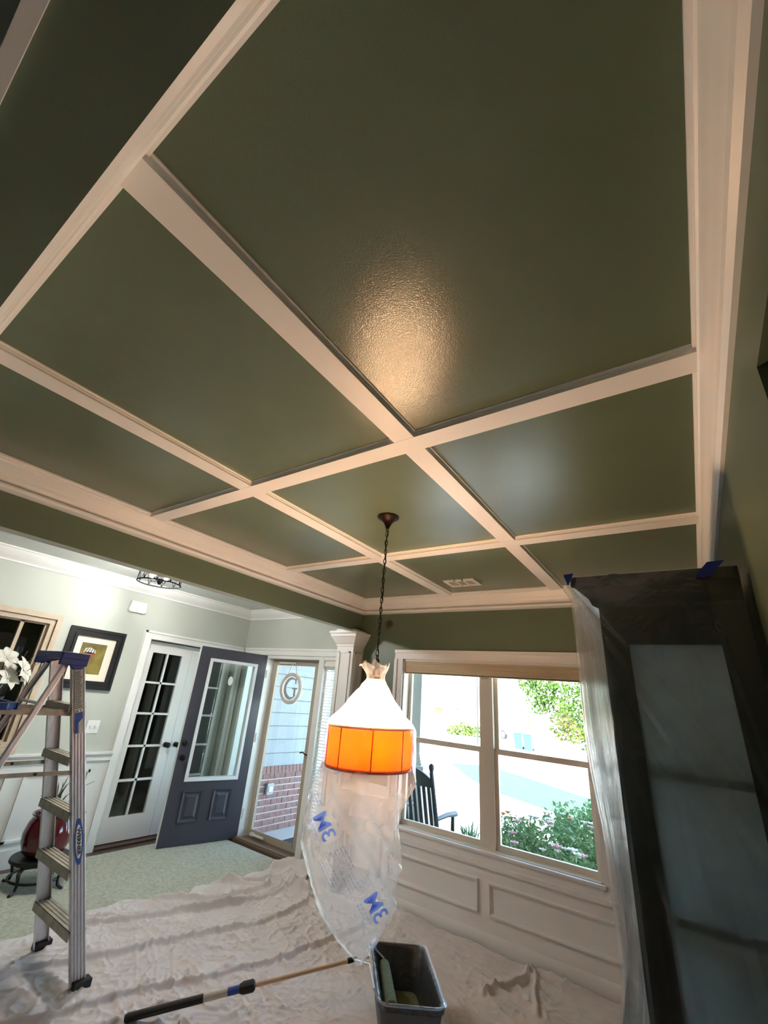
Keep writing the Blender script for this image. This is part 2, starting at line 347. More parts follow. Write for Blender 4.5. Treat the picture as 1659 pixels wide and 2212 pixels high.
# hall and neighbouring rooms (behind the camera, to the right, behind the french doors)
mb = MB(); mb.box(XF-.15, 6.35, HB-.15, HB, 0, H)
struct(mb.build('wall_back', 'hall'), 'beige back wall of the hall', 'wall')
struct(B(6.2, 6.35, HB, .15, 0, H).build('wall_far_right', 'hall'), 'beige side wall of the room beyond the right opening', 'wall')
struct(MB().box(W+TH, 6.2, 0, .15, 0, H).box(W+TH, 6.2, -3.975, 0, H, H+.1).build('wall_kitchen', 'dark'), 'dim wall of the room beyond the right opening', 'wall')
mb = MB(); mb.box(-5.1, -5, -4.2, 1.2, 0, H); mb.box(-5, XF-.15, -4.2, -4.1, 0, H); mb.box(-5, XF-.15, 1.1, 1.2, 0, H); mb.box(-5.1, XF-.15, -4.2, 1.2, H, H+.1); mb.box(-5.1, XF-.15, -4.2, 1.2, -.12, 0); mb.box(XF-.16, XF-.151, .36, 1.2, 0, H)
struct(mb.build('wall_study', 'dark'), 'dark study walls behind the french doors', 'wall')
# roof over house and porch
mb = MB(); mb.prism([(-10.5, 2.76), (2.9, 2.76), (2.9, 2.9), (-3.2, 5.6), (-10.5, 2.9)], 'x', -6.5, 7.5)
struct(mb.build('roof', 'roof'), 'shingled house roof over the rooms and the porch', 'roof')

# ---- ceiling mouldings
CR = [(0, 0), (.058, 0), (.058, .012), (.050, .014), (.050, .028), (.045, .032), (.041, .055), (.036, .085), (.034, .088), (.030, .112), (.022, .126), (.010, .130), (.010, .142), (.026, .146), (.028, .158), (.024, .170), (.012, .180), (0, .180)]
def crown(n, label, axis, a, b, f, prof=CR, m='trim'):
    struct(MB().prism([f(p, d) for p, d in prof], axis, a, b).build('trim_%d' % n, m, smooth=True), label, 'trim')
crown(1, 'cream crown moulding above the foyer header', 'y', YN, 0, lambda p, d: (p*2.0, H-d*.88))
crown(2, 'cream crown moulding above the window wall', 'x', 0, W, lambda p, d: (-p*2.2, H-d*.88))
crown(3, 'cream crown moulding above the wrapped cabinet wall', 'y', YN, 0, lambda p, d: (W-p*1.05, H-d*.88))
crown(4, 'cream crown moulding on the hall header', 'x', 0, W, lambda p, d: (YN+p*1.13, H-d*.88))
FC = [(0, 0), (.10, 0), (.10, .012), (.088, .02), (.075, .05), (.045, .085), (.02, .105), (.016, .11), (.016, .125), (0, .13)]
crown(5, 'white crown moulding along the foyer left wall', 'y', HB, YF, lambda p, d: (XF+p, H-d), FC, 'white')
crown(6, 'white crown moulding above the front door', 'x', XF, -TH, lambda p, d: (YF-p, H-d), FC, 'white')
def beam_prof(c, dz=0.):
    h = BW/2; L_ = [(h+.013, 0), (h+.012, .004), (h+.006, .007), (h+.003, .014), (h, .015), (h, BT+dz)]
    return [(c+x, H-z) for x, z in L_]+[(c-x, H-z) for x, z in reversed(L_)]
for n, lab, ax, c, a, b, dz in ((7, 'cream ceiling beam running to the window, on the foyer side', 'y', XB, YN, 0, 0), (8, 'cream ceiling beam running to the window, on the cabinet side', 'y', XA, YN, 0, 0),
                            (9, 'cream cross beam of the ceiling grid nearer the hall', 'x', YC, 0, W, .0008), (10, 'cream cross beam of the ceiling grid nearer the window', 'x', YD, 0, W, .0008)):
    struct(MB().prism(beam_prof(c, dz), ax, a, b).build('trim_%d' % n, 'trim', smooth=True), lab, 'ceiling beam')
struct(MB().box(.02, W-.02, -3.99, -3.972, 2.28, 2.34).build('trim_11', 'trim'), 'thin cream strip along the outer edge of the hall header', 'trim')

# ---- wainscot on the window wall
def moulding_rect(x0, x1, z0, z1, w=.022, d=.012):
    mb = MB()
    for a in ((x0, x1, z1-w, z1), (x0, x1, z0, z0+w), (x0, x0+w, z0+w, z1-w), (x1-w, x1, z0+w, z1-w)):
        mb.box(a[0], a[1], -.014-d, -.012, a[2], a[3]); 
    q = w*.45
    for a in ((x0+w*.2, x1-w*.2, z1-q-.004, z1-.004), (x0+w*.2, x1-w*.2, z0+.004, z0+q+.004), (x0+.004, x0+q+.004, z0+w*.5, z1-w*.5), (x1-q-.004, x1-.004, z0+w*.5, z1-w*.5)):
        mb.box(a[0], a[1], -.014-d-.006, -.012, a[2], a[3])
    return mb
wa = struct(MB().box(-.02, W, -.014, 0, 0, WZ0).box(-.02, .48, -.014, 0, WZ0, .87).box(2.28, W, -.014, 0, WZ0, .87).build('wall_wainscot', 'trim'), 'cream panelled wainscot under the big window', 'wainscot')
for x0, x1, z0, z1 in ((.50, 1.331, .23, .437), (1.408, 2.285, .23, .437), (.08, .44, .23, .80), (2.37, 3.05, .23, .80)):
    moulding_rect(x0, x1, z0, z1).build('panel_moulding', 'trim', wa)
for x0, x1 in ((.05, .47), (2.285, W)): B(x0, x1, -.035, 0, .865, .894).build('chair_rail', 'trim', wa)
struct(MB().prism([(0, 0), (-.028, 0), (-.028, .018), (-.016, .03), (-.016, .128), (-.010, .14), (-.004, .153), (0, .153)], 'x', .05, W).build('baseboard_window', 'trim', smooth=True), 'cream baseboard under the window wainscot', 'baseboard')
struct(MB().prism([(W, 0), (W-.018, 0), (W-.018, .14), (W-.006, .153), (W, .153)], 'y', -2.9, 0).build('baseboard_right', 'trim'), 'cream baseboard of the cabinet wall', 'baseboard')

# ---- big window
win = struct(empty('window_1', (1.38, 0, .6)), 'big double window with beige frame in the green wall', 'window')
cs = MB()
def casing_bar(x0, x1, z0, z1, horiz):
    cs.box(x0, x1, -.018, 0, z0, z1)
    if horiz: cs.box(x0, x1, -.030, -.018, z1-.03 if z1 > 1.5 else z0, z1 if z1 > 1.5 else z0+.03)
    else: cs.box(x0 if x0 < 1 else x1-.03, x0+.03 if x0 < 1 else x1, -.030, -.018, z0, z1)
casing_bar(.467, 2.287, 2.02, 2.107, True); casing_bar(.467, 2.287, .512, .612, True); casing_bar(.467, .56, .612, 2.02, False); casing_bar(2.205, 2.287, .612, 2.02, False)
cs.build('casing', 'trim', win)
B(.545, 2.22, -.034, .05, .598, .616).build('sill', 'trim', win)
jm = MB()
for a in ((.56, .575, 0, .15, .61, 2.02), (2.19, 2.205, 0, .15, .61, 2.02), (.56, 2.205, 0, .15, .605, .622), (.56, 2.205, 0, .15, 2.0, 2.02)): jm.box(*a)
jm.build('jamb', 'white', win)
B(1.343, 1.447, .055, .15, .62, 2.0).build('mullion', 'frame', win)
for x0, x1 in ((.575, 1.343), (1.447, 2.19)):
    for z0, z1, y in ((.622, 1.327, .075), (1.285, 2.0, .105)):
        s_ = MB(); w = .032
        wb = .038 if z0 < 1 else .040
        s_.box(x0, x0+w, y, y+.03, z0, z1); s_.box(x1-w, x1, y, y+.03, z0, z1); s_.box(x0+w, x1-w, y, y+.03, z0, z0+wb); s_.box(x0+w, x1-w, y, y+.03, z1-.042, z1)
        sash = s_.build('sash', 'frame', win)
        B(x0+w-.005, x1-w+.005, y+.012, y+.016, z0+.03, z1-.035).build('pane', 'glass', sash)
# folded fabric shade
bl = tag(empty('window_blind', (1.38, .03, 1.9)), 'beige fabric shade drawn up at the top of the big window', 'blind')
B(.58, 2.186, .012, .05, 1.985, 2.0).build('headrail', 'blindfab', bl)
pr = []
for k in range(7): z = 1.992-k*.0155; pr += [(.012+.002*(k % 2), z), (.006+.001*k, z-.008)]
pr += [(.03, 1.893), (.05, 1.895), (.05, 1.992)]
MB().prism(pr, 'x', .578, 2.188).build('fabric', 'blindfab', bl, smooth=True)
B(.578, 2.188, .012, .046, 1.886, 1.897).build('bottom_rail', 'blindfab', bl)

# ---- column at the end of the foyer opening
col = struct(empty('column', (-.06, -.09, 0)), 'cream square column with recessed panels under the green header', 'column')
def make_column(e, x0, x1, y0, y1):
    MB().box(x0, x1, y0, y1, 0, 2.16).build('shaft', 'white', e)
    for (u0, u1) in ((.30, .95), (1.02, 2.06)):
        # frames on -y face and +x face
        fx0, fx1 = x0+.035, x1-.035; mb = MB()
        for a in ((fx0, fx1, u1-.016, u1), (fx0, fx1, u0, u0+.016), (fx0, fx0+.016, u0, u1), (fx1-.016, fx1, u0, u1)): mb.box(a[0], a[1], y0-.010, y0, a[2], a[3])
        mb.build('panel_moulding', 'white', e)
        fy0, fy1 = y0+.035, y1-.03; mb = MB()
        for a in ((fy0, fy1, u1-.016, u1), (fy0, fy1, u0, u0+.016), (fy0, fy0+.016, u0, u1), (fy1-.016, fy1, u0, u1)): mb.box(x1, x1+.010, a[0], a[1], a[2], a[3])
        mb.build('panel_moulding', 'white', e)
    cap = MB()
    prof = [(0, 2.11), (.008, 2.115), (.008, 2.13), (.018, 2.145), (.05, 2.20), (.062, 2.215), (.062, 2.235), (.075, 2.245), (.075, 2.265)]
    rings = []
    for o_, z in prof: rings.append([(x0-o_, y0-o_, z), (x1+o_, y0-o_, z), (x1+o_, min(y1+o_, -.0005) if y1 > -.1 else y1+o_, z), (x0-o_, min(y1+o_, -.0005) if y1 > -.1 else y1+o_, z)])
    vs = [v for rg in rings for v in rg]; n = len(rings)
    fs = [(i*4+j, i*4+(j+1) % 4, (i+1)*4+(j+1) % 4, (i+1)*4+j) for i in range(n-1) for j in range(4)]+[(3, 2, 1, 0), tuple(range((n-1)*4, n*4))]
    cap.add(vs, fs); cap.box(x0-.02, x1+.02, y0-.02, y1-.001, 2.265, ZH+.002); cap.build('capital', 'white', e)
    MB().box(x0-.02, x1+.02, y0-.02, y1, 0, .15).box(x0-.012, x1+.012, y0-.012, y1, .15, .18).build('base', 'white', e)
make_column(col, -.17, .05, -.185, 0)
col2 = struct(empty('column', (-.06, -3.88, 0)), 'cream square column where the two header beams meet', 'column')
make_column(col2, -.17, .05, -3.975, -3.79)

# ---- foyer trim: french door casing, chair rail, wainscot
def casing_yz(y0, y1, z1, w=.088, z0=0., t=.02):
    mb = MB()
    for a in ((y0-w, y0, z0, z1+w), (y1, y1+w, z0, z1+w), (y0, y1, z1, z1+w)):
        mb.box(XF, XF+t, a[0], a[1], a[2], a[3])
    mb.box(XF+t, XF+t+.012, y0-w, y0-w+.022, z0, z1+w); mb.box(XF+t, XF+t+.012, y1+w-.022, y1+w, z0, z1+w); mb.box(XF+t, XF+t+.012, y0-w, y1+w, z1+w-.022, z1+w)
    return mb
struct(casing_yz(FD0, FD1, FDZ).build('trim_12', 'white'), 'white casing around the french doors', 'trim')
wz = struct(MB().box(XF, XF+.012, -9, FD0-.088, 0, .82).build('wall_wainscot_foyer', 'white'), 'white wainscot of the foyer left wall', 'wainscot')
MB().prism([(XF, .80), (XF+.03, .80), (XF+.03, .835), (XF+.05, .86), (XF+.05, .878), (XF, .878)], 'y', -9, FD0-.088).build('chair_rail', 'white', wz)
for y0, y1 in ((-2.01, -1.44), (-2.75, -2.13)):
    mb = MB()
    for a in ((y0, y1, .70, .722), (y0, y1, .19, .212), (y0, y0+.022, .19, .722), (y1-.022, y1, .19, .722)): mb.box(XF+.011, XF+.028, *a)
    mb.build('panel_moulding', 'white', wz)
struct(MB().box(XF, XF+.024, -9, FD0-.088, 0, .14).build('baseboard_foyer', 'white'), 'white baseboard of the foyer left wall', 'baseboard')

# ---- french doors (two leaves, ten panes each)
XD = XF-.09
def french(n, y0, y1, knob_y, label):
    e = struct(empty('door_%d' % n, (XD, (y0+y1)/2, .02)), label, 'door')
    st, tr, br, mw = .118, .125, .225, .022
    gy0, gy1, gz0, gz1 = y0+st, y1-st, .02+br, 2.025-tr
    mb = MB()
    for a in ((y0, gy0, .02, 2.025), (gy1, y1, .02, 2.025), (gy0, gy1, gz1, 2.025), (gy0, gy1, .02, gz0)): mb.box(XD-.035, XD, *a)
    mb.build('stile_frame', 'white', e)
    mz = [gz0+(gz1-gz0)*k/5 for k in range(6)]; ym = (gy0+gy1)/2
    B(XD-.028, XD-.004, ym-mw/2, ym+mw/2, gz0, gz1).build('muntin', 'white', e)
    for k in range(1, 5): B(XD-.028, XD-.004, gy0, gy1, mz[k]-mw/2, mz[k]+mw/2).build('muntin', 'white', e)
    for k in range(5):
        for a, b in ((gy0, ym), (ym, gy1)): B(XD-.018, XD-.015, a+.002, b-.002, mz[k]+.002, mz[k+1]-.002).build('pane', 'glass_dk', e)
    kb = MB().lathe([(.028, 0), (.028, .008), (.012, .012), (.011, .035), (.022, .042), (.030, .055), (.028, .068), (.012, .076)], (XD, knob_y, .915), 16, axis=(1, 0, 0)).build('knob', 'black', e, smooth=True)
    return e
french(1, FD0+.008, -.556, -.62, 'white french door leaf with ten panes, next to the framed picture')
french(2, -.552, FD1-.008, -.488, 'white french door leaf half hidden behind the charcoal front door')
struct(B(XF-.15, XF+.01, FD0, FD1, 0, .012).build('trim_13', 'wood_floor'), 'dark wooden threshold under the french doors', 'threshold')

# ---- interior window / framed glass at the far left of the foyer wall
w2 = struct(empty('window_2', (XF, -2.74, .96)), 'champagne framed dark glass panel on the foyer wall behind the ladder', 'window')
mb = MB()
def ring_yz(mb, y0, y1, z0, z1, w, x0, x1):
    for a in ((y0, y1, z1-w, z1), (y0, y1, z0, z0+w), (y0, y0+w, z0+w, z1-w), (y1-w, y1, z0+w, z1-w)): mb.box(x0, x1, *a)
ring_yz(mb, MW0-.085, MW1+.09, MZ0-.075, MZ1+.08, .05, XF, XF+.028); ring_yz(mb, MW0-.06, MW1+.065, MZ0-.05, MZ1+.055, .025, XF+.02, XF+.042); ring_yz(mb, MW0-.04, MW1+.045, MZ0-.03, MZ1+.035, .05, XF-.02, XF+.02)
mb.build('frame', 'champagne', w2)
mb = MB(); ring_yz(mb, MW0, MW1, MZ0, MZ1, .03, XF-.06, XF-.02); mb.box(XF-.06, XF-.02, -2.47, -2.44, MZ0, MZ1); mb.build('sash', 'champagne', w2)
B(XF-.045, XF-.041, MW0+.02, MW1-.02, MZ0+.02, MZ1-.02).build('pane', 'darkglass', w2)

# ---- front door frame with sidelights, storm door, open charcoal door
e = struct(empty('trim_14', (-1.2, YF, 0)), 'front door frame with posts, head and sill', 'door frame')
mb = MB(); mb.box(-2.12, -.36, YF-.022, YF, 2.04, 2.125); mb.box(-2.12, -.36, YF-.034, YF-.022, 2.10, 2.125); mb.build('head_casing', 'white', e)
mb = MB()
for x0, x1 in ((-2.06, -2.02), (-1.715, -1.655), (-.74, -.66), (-.40, -.34)): mb.box(x0, x1, YF-.01, YF+.15, 0, 2.04)
mb.box(-2.06, -.34, YF-.005, YF+.15, 2.0, 2.04); mb.box(-.66, -.40, YF+.02, YF+.1, 1.92, 2.0); mb.box(-.66, -.40, YF+.02, YF+.1, .02, .26); mb.box(-2.02, -1.715, YF+.02, YF+.1, .02, .26)
mb.build('post_frame', 'white', e)
MB().box(-2.06, -.34, YF-.06, YF+.2, 0, .022).box(-1.66, -.72, YF-.04, YF+.02, .022, .034).build('sill', 'threshold', e)
w3 = struct(empty('window_3', (-.53, YF+.06, .26)), 'tall sidelight glass beside the cream column', 'window')
mb = MB(); mb.box(-.66, -.635, YF+.04, YF+.08, .26, 1.92); mb.box(-.425, -.40, YF+.04, YF+.08, .26, 1.92); mb.box(-.635, -.425, YF+.04, YF+.08, 1.895, 1.92); mb.box(-.635, -.425, YF+.04, YF+.08, .26, .285); mb.build('sash', 'white', w3)
B(-.64, -.42, YF+.058, YF+.062, .28, 1.90).build('pane', 'glass', w3)
w4 = struct(empty('window_4', (-1.87, YF+.06, .26)), 'tall sidelight glass behind the open charcoal door', 'window')
B(-2.02, -1.715, YF+.058, YF+.062, .26, 2.0).build('pane', 'glass', w4)
bl2 = tag(empty('mini_blind', (-.53, YF+.015, .3)), 'white slatted mini blind hanging in the sidelight', 'blind')
B(-.655, -.405, YF+.0, YF+.035, 1.93, 1.965).build('headrail', 'white', bl2)
slat = MB().obox((0, 0, 0), (.118, 0, 0), (0, .0125, .004), (0, 0, .0006)).build('slat', 'white', bl2)
sl_me = slat.data; slat.location = (-.53, YF+.018, 1.91)
z = 1.91-.032; 
while z > .33:
    o = bpy.data.objects.new('slat', sl_me); COL.objects.link(o); o.location = (-.53, YF+.018, z); child(o, bl2); z -= .032
for x in (-.62, -.44): MB().tube([(x, YF+.006, 1.93), (x, YF+.006, .31)], .0018, 5).build('ladder_cord', 'white', bl2)
B(-.648, -.412, YF+.005, YF+.032, .295, .318).build('bottom_rail', 'white', bl2)

YS = .335
sd = struct(empty('door_3', (-1.2, YS, .03)), 'beige storm door with one full glass panel', 'door')
mb = MB(); mb.box(-1.655, -1.585, YS-.015, YS+.02, .03, 2.0); mb.box(-.905, -.79, YS-.015, YS+.02, .03, 2.0); mb.box(-1.585, -.905, YS-.015, YS+.02, 1.93, 2.0); mb.box(-1.585, -.905, YS-.015, YS+.02, .03, .055)
mb.box(-.79, -.74, YS-.02, YS+.03, .03, 2.0); mb.box(-1.58, -.91, YS-.02, YS-.015, .03, .10)
mb.build('stile_frame', 'stormframe', sd)
B(-1.59, -.90, YS, YS+.004, .05, 1.935).build('pane', 'glass', sd)
MB().tube([(-.865, YS-.015, .96), (-.865, YS-.055, .97), (-.89, YS-.06, .985), (-.94, YS-.055, .975)], .007, 8).build('handle', 'black', sd, smooth=True)
MB().tube([(-1.52, YS-.04, 1.955), (-1.22, YS-.04, 1.955)], .014, 10).build('closer', 'frame', sd, smooth=True)
MB().tube([(-1.50, YS-.045, .06), (-1.33, YS-.045, .06)], .014, 10).box(-1.56, -1.5, YS-.05, YS-.015, .045, .075).build('lower_closer', 'white', sd, smooth=True)

# open door: u along the leaf from the hinge, facing out to the room
dh = Vector((-1.655, .205, 0)); du = Vector((-.204, -.979, 0)).normalized(); dn = Vector((-du.y, du.x, 0))
if dn.x < 0: dn = -dn
DW = .925
def dbox(mb, u0, u1, t0, t1, z0, z1, m=0):
    c = dh+du*((u0+u1)/2)+dn*((t0+t1)/2); c.z = (z0+z1)/2
    mb.obox(c, du*((u1-u0)/2), dn*((t1-t0)/2), Vector((0, 0, (z1-z0)/2)), m); return mb
def dP(u, t, z): p = dh+du*u+dn*t; return Vector((p.x, p.y, z))
fd = struct(empty('door_4', dP(DW/2, 0, .012)), 'open charcoal front door with a large glass and two panels', 'door')
mb = MB(); G0, G1, GZ0, GZ1 = .165, .765, .63, 1.88
for a in ((0, G0, .012, 2.03), (G1, DW, .012, 2.03), (G0, G1, GZ1, 2.03), (G0, G1, .012, GZ0)): dbox(mb, a[0], a[1], -.045, 0, a[2], a[3])
mb.build('slab', 'doordark', fd)
mb = MB(); dbox(mb, DW, DW+.002, -.044, -.001, .012, 2.03); mb.build('latch_edge', 'white', fd)
mb = MB()
for t0, t1 in ((-.055, 0.012),):
    for a in ((.142, .79, GZ1-.01, GZ1+.025), (.142, .79, GZ0-.025, GZ0+.01), (.142, .177, GZ0, GZ1), (.753, .79, GZ0, GZ1)): dbox(mb, a[0], a[1], t0, t1, a[2], a[3])
lf = mb.build('glass_frame', 'silver', fd)
dbox(MB(), G0, G1, -.026, -.020, GZ0, GZ1).build('pane', 'glass', fd)
for u0, u1 in ((.19, .42), (.545, .775)):
    mb = MB(); z0, z1 = .215, .52
    rects = [(0, .0), (.006, .012), (.020, .008), (.028, .001), (.040, .001), (.066, .011)]
    rings = [[dP(u0+i, t, z0+i), dP(u1-i, t, z0+i), dP(u1-i, t, z1-i), dP(u0+i, t, z1-i)] for i, t in rects]
    vs = [v for r_ in rings for v in r_]; n = len(rings)
    fs = [(i*4+j, i*4+(j+1) % 4, (i+1)*4+(j+1) % 4, (i+1)*4+j) for i in range(n-1) for j in range(4)]+[tuple(range((n-1)*4, n*4))]
    for v in vs: v += dn*.0015
    mb.add(vs, fs).build('panel', 'doordark', fd, recalc=False)
    po = mb
for zz, nm in ((.985, 'deadbolt'), (.842, 'knob')):
    pr = [(.030, 0), (.030, .006), (.012, .010), (.012, .03), (.024, .04), (.028, .052), (.022, .064), (.004, .068)] if nm == 'knob' else [(.032, 0), (.032, .008), (.024, .014), (.022, .022), (.004, .023)]
    MB().lathe(pr, dP(.868, 0, zz), 18, axis=dn).build(nm, 'black', fd, smooth=True)
for zz in (.25, 1.05, 1.80): MB().tube([dP(-.008, .004, zz-.05), dP(-.008, .004, zz+.05)], .009, 8).build('hinge', 'silver', fd)
mb = MB().lathe([(.042, 0), (.042, .010), (.036, .014), (.001, .015)], (0, 0, 0), 20, axis=dn)
for i, v in enumerate(mb.v): mb.v[i] = tuple(dP(.472, -.018, 1.67)+Vector((v[0]*.75, v[1]*.75, v[2]*1.25)))
mb.build('oval_sensor', 'white', fd, smooth=True)

# round monogram sign on the storm door
GC = Vector((-1.262, YS-.03, 1.655))
gs = tag(empty('monogram_sign', GC), 'round whitewashed wreath sign with a big letter G hung on the storm door', 'sign')
MB().torus(GC, .165, .022, (0, 1, 0), 40, 10).build('ring', 'wreath', gs, smooth=True)
mb = MB()
def arcpt(a, r): return (GC.x+r*math.cos(a), GC.z+r*1.12*math.sin(a))
N = 26; a0, a1 = R(48), R(325); outer = []; inner = []
for i in range(N+1):
    a = a0+(a1-a0)*i/N; thick = .010+.034*max(0, math.sin(math.pi*i/N))**1.2
    outer.append(arcpt(a, .118)); inner.append(arcpt(a, .118-thick))
for i in range(N):
    q = [outer[i], outer[i+1], inner[i+1], inner[i]]
    mb.prism(q, 'y', GC.y-.006, GC.y+.006)
mb.box(GC.x+.060, GC.x+.092, GC.y-.006, GC.y+.006, GC.z-.085, GC.z-.005); mb.box(GC.x+.025, GC.x+.115, GC.y-.006, GC.y+.006, GC.z-.008, GC.z+.008); mb.box(GC.x+.070, GC.x+.088, GC.y-.006, GC.y+.006, GC.z+.055, GC.z+.120)
mb.build('letter', 'greyplastic', gs)
for dx in (-.07, .07): MB().tube([(GC.x+dx*1.2, GC.y, GC.z+.145), (GC.x+dx*.35, GC.y, 1.955)], .006, 6).build('ribbon', 'wreath', gs)

# ================================================================== porch and garden
struct(MB().box(-2.0, .95, .34, 2.45, -.3, -.12).build('floor_porch', 'concrete'), 'pale concrete porch slab outside the storm door', 'porch floor')
# the porch side wall: mortar core, bricks, cap bricks, lap siding
pw = struct(MB().box(-2.3, -2.012, .351, 3.6, -.6, .59).box(-2.3, -2.02, .351, 3.6, .59, 2.76, m=1).build('wall_porch', ['mortar', 'siding']), 'porch side wall with brick base and pale lap siding', 'wall')
bk = MB().box(-.014, .009, -.0965, .0965, -.031, .031).build('brick', 'brick', pw); bme = bk.data; bk.parent = None; bpy.data.objects.remove(bk)
for c in range(9):
    y = .36+(.1045 if c % 2 else 0)
    while y < 2.6:
        o = bpy.data.objects.new('brick', bme); COL.objects.link(o); o.location = (-2.012+random.uniform(-.002, .003), y+.1, -.083+c*.0765); child(o, pw); y += .2095
cb = MB().box(-.02, .045, -.0315, .0315, -.042, .042).build('cap_brick', 'brick', pw); cme = cb.data; cb.parent = None; bpy.data.objects.remove(cb)
y = .39
while y < 2.6:
    o = bpy.data.objects.new('cap_brick', cme); COL.objects.link(o); o.location = (-2.012, y, .61); o.rotation_euler = (0, R(-8), 0); child(o, pw); y += .073
for k in range(12):
    z = .645+k*.172
    MB().prism([(-2.02, z), (-1.986, z), (-2.004, z+.161), (-2.02, z+.161)], 'y', .352, 3.6).build('siding_board', 'siding', pw)
ob = tag(empty('outdoor_outlet', (-1.99, .905, .39)), 'grey weatherproof outlet box on the porch brick', 'outlet')
MB().box(-1.998, -1.955, .845, .965, .32, .455).build('box', 'greyplastic', ob, bevel=.008); MB().box(-1.955, -1.947, .87, .94, .355, .42).build('cover', 'white', ob, bevel=.004)
mt = tag(MB().box(-1.62, -.9, .72, 1.12, -.12, -.108).build('door_mat', 'rubber'), 'dark door mat on the concrete porch', 'mat')
# porch post
pp = tag(empty('porch_post', (-.42, 2.12, -.12)), 'pale square porch post on a capped pedestal', 'post')
MB().box(-.52, -.31, 2.0, 2.22, .86, 2.76).build('shaft', 'porchpost', pp)
mb = MB()
for o_, z0, z1 in ((.02, .95, .98), (.035, .92, .95), (.055, .89, .92), (.075, .86, .89)): mb.box(-.52-o_, -.31+o_, 2.0-o_, 2.22+o_, z0, z1)
mb.build('base_moulding', 'porchpost', pp)
MB().box(-.66, -.17, 1.86, 2.36, .81, .86).build('pedestal_cap', 'porchpost', pp)
MB().box(-.62, -.21, 1.90, 2.32, -.13, .81).build('pedestal', 'porchpost', pp)
# rocking chair (back towards the house)
rk = tag(empty('rocking_chair', (.18, 1.25, -.12)), 'dark wooden rocking chair on the porch with slatted back', 'chair')
RX, RY = .17, 1.0   # back centre
def rp(x, y, z): return (RX+x, RY+y, z)
lean = lambda z: -.02-(z-.3)*.30
for sx in (-1, 1):
    pts = [rp(.27*sx, lean(z)+.12, z) for z in (-.02, .3, .62, .95)]
    MB().tube(pts, [.022, .026, .026, .022], 8).build('back_post', 'rocker', rk, smooth=True)
    t = pts[-1]; MB().lathe([(.012, 0), (.02, .015), (.03, .045), (.026, .07), (.008, .085)], (t[0], t[1], t[2]-.005), 12).build('finial', 'rocker', rk, smooth=True)
    MB().tube([rp(.27*sx, .02, .50), rp(.28*sx, .3, .515), rp(.28*sx, .52, .50)], [.02, .026, .03], 8).build('arm', 'rocker', rk, smooth=True)
    MB().tube([rp(.27*sx, .46, .50), rp(.27*sx, .46, -.02)], .022, 8).build('front_leg', 'rocker', rk, smooth=True)
    MB().tube([rp(.27*sx, -.38+.092*k, -.095+.00045*(k-5.2)**2*1.9*10*.5-.005) for k in range(12)], .019, 8).build('runner', 'rocker', rk, smooth=True)
mb = MB(); top = []
for i in range(15):
    x = -.25+.5*i/14; top.append((x, .86+.11*math.cos(x/.25*1.35)))
prof = [(x+RX, z) for x, z in top]+[(x+RX, .80) for x in (.25, -.25)]
mb.prism(prof, 'y', RY+lean(.88)+.108, RY+lean(.88)+.135).build('crest_rail', 'rocker', rk)
for k in range(8):
    x = -.215+k*.0615
    MB().obox(rp(x, (lean(.33)+lean(.82))/2+.12, .575), (.019, 0, 0), (0, .007, 0), (0, -.07, .25)).build('back_slat', 'rocker', rk)
MB().box(RX-.26, RX+.26, RY+lean(.3)+.105, RY+lean(.3)+.14, .29, .35).build('lower_rail', 'rocker', rk)
for k in range(7): MB().box(RX-.26, RX+.26, RY+.06+k*.066, RY+.115+k*.066, .285, .305).build('seat_slat', 'rocker', rk)
# ground beyond
struct(MB().add([(-80, .15, -.45), (60, .15, -.45), (60, 3, -.45), (-80, 3, -.45), (60, 7, -.6), (-80, 7, -.6), (60, 120, -.6), (-80, 120, -.6)], [(0, 1, 2, 3), (3, 2, 4, 5), (5, 4, 6, 7)]).build('floor_ground', 'drive'), 'pale sunlit driveway and street outside', 'ground')
# lawn patch
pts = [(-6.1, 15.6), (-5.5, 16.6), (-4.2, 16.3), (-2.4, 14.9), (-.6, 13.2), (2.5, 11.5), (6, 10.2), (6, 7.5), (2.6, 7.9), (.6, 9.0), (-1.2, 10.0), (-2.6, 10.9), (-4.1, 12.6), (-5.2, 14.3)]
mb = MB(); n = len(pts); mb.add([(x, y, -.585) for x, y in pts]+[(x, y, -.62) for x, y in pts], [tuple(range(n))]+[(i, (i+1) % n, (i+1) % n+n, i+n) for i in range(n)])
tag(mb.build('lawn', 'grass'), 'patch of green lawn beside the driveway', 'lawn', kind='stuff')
kerb = MB().obox((-2.7, 15.95, -.56), (1.15, -.42, 0), (.03, .09, 0), (0, 0, .06)).build('kerb_strip', 'roof'); tag(kerb, 'thin dark kerb strip beyond the lawn', 'kerb')
def leaves(name, mats, centres, radii, n, size, parent=None, flat=.5, seed=1, mi=None, shell=.35):
    rs = np.random.RandomState(seed); C_ = np.array(centres); Rr = np.array(radii); 
    wgt = (Rr[:, 0]*Rr[:, 1]*Rr[:, 2])**(2/3); idx = rs.choice(len(C_), n, p=wgt/wgt.sum())
    d = rs.normal(size=(n, 3)); d /= np.linalg.norm(d, axis=1)[:, None]
    r = 1-shell*rs.rand(n)**1.5
    P = C_[idx]+d*Rr[idx]*r[:, None]
    a = rs.normal(size=(n, 3)); a /= np.linalg.norm(a, axis=1)[:, None]; b = np.cross(a, d+rs.normal(size=(n, 3))*.6); b /= np.linalg.norm(b, axis=1)[:, None]
    s = size*(.6+.8*rs.rand(n))[:, None]; nn = np.cross(a, b)*s*.15
    V = np.stack([P-a*s, P+b*s*flat+nn, P+a*s, P-b*s*flat+nn], 1).reshape(-1, 3)
    Fq = np.arange(4*n).reshape(-1, 4)
    o = arr_mesh(name, V, Fq, mats, parent, smooth=False); o['kind'] = 'stuff'; return o
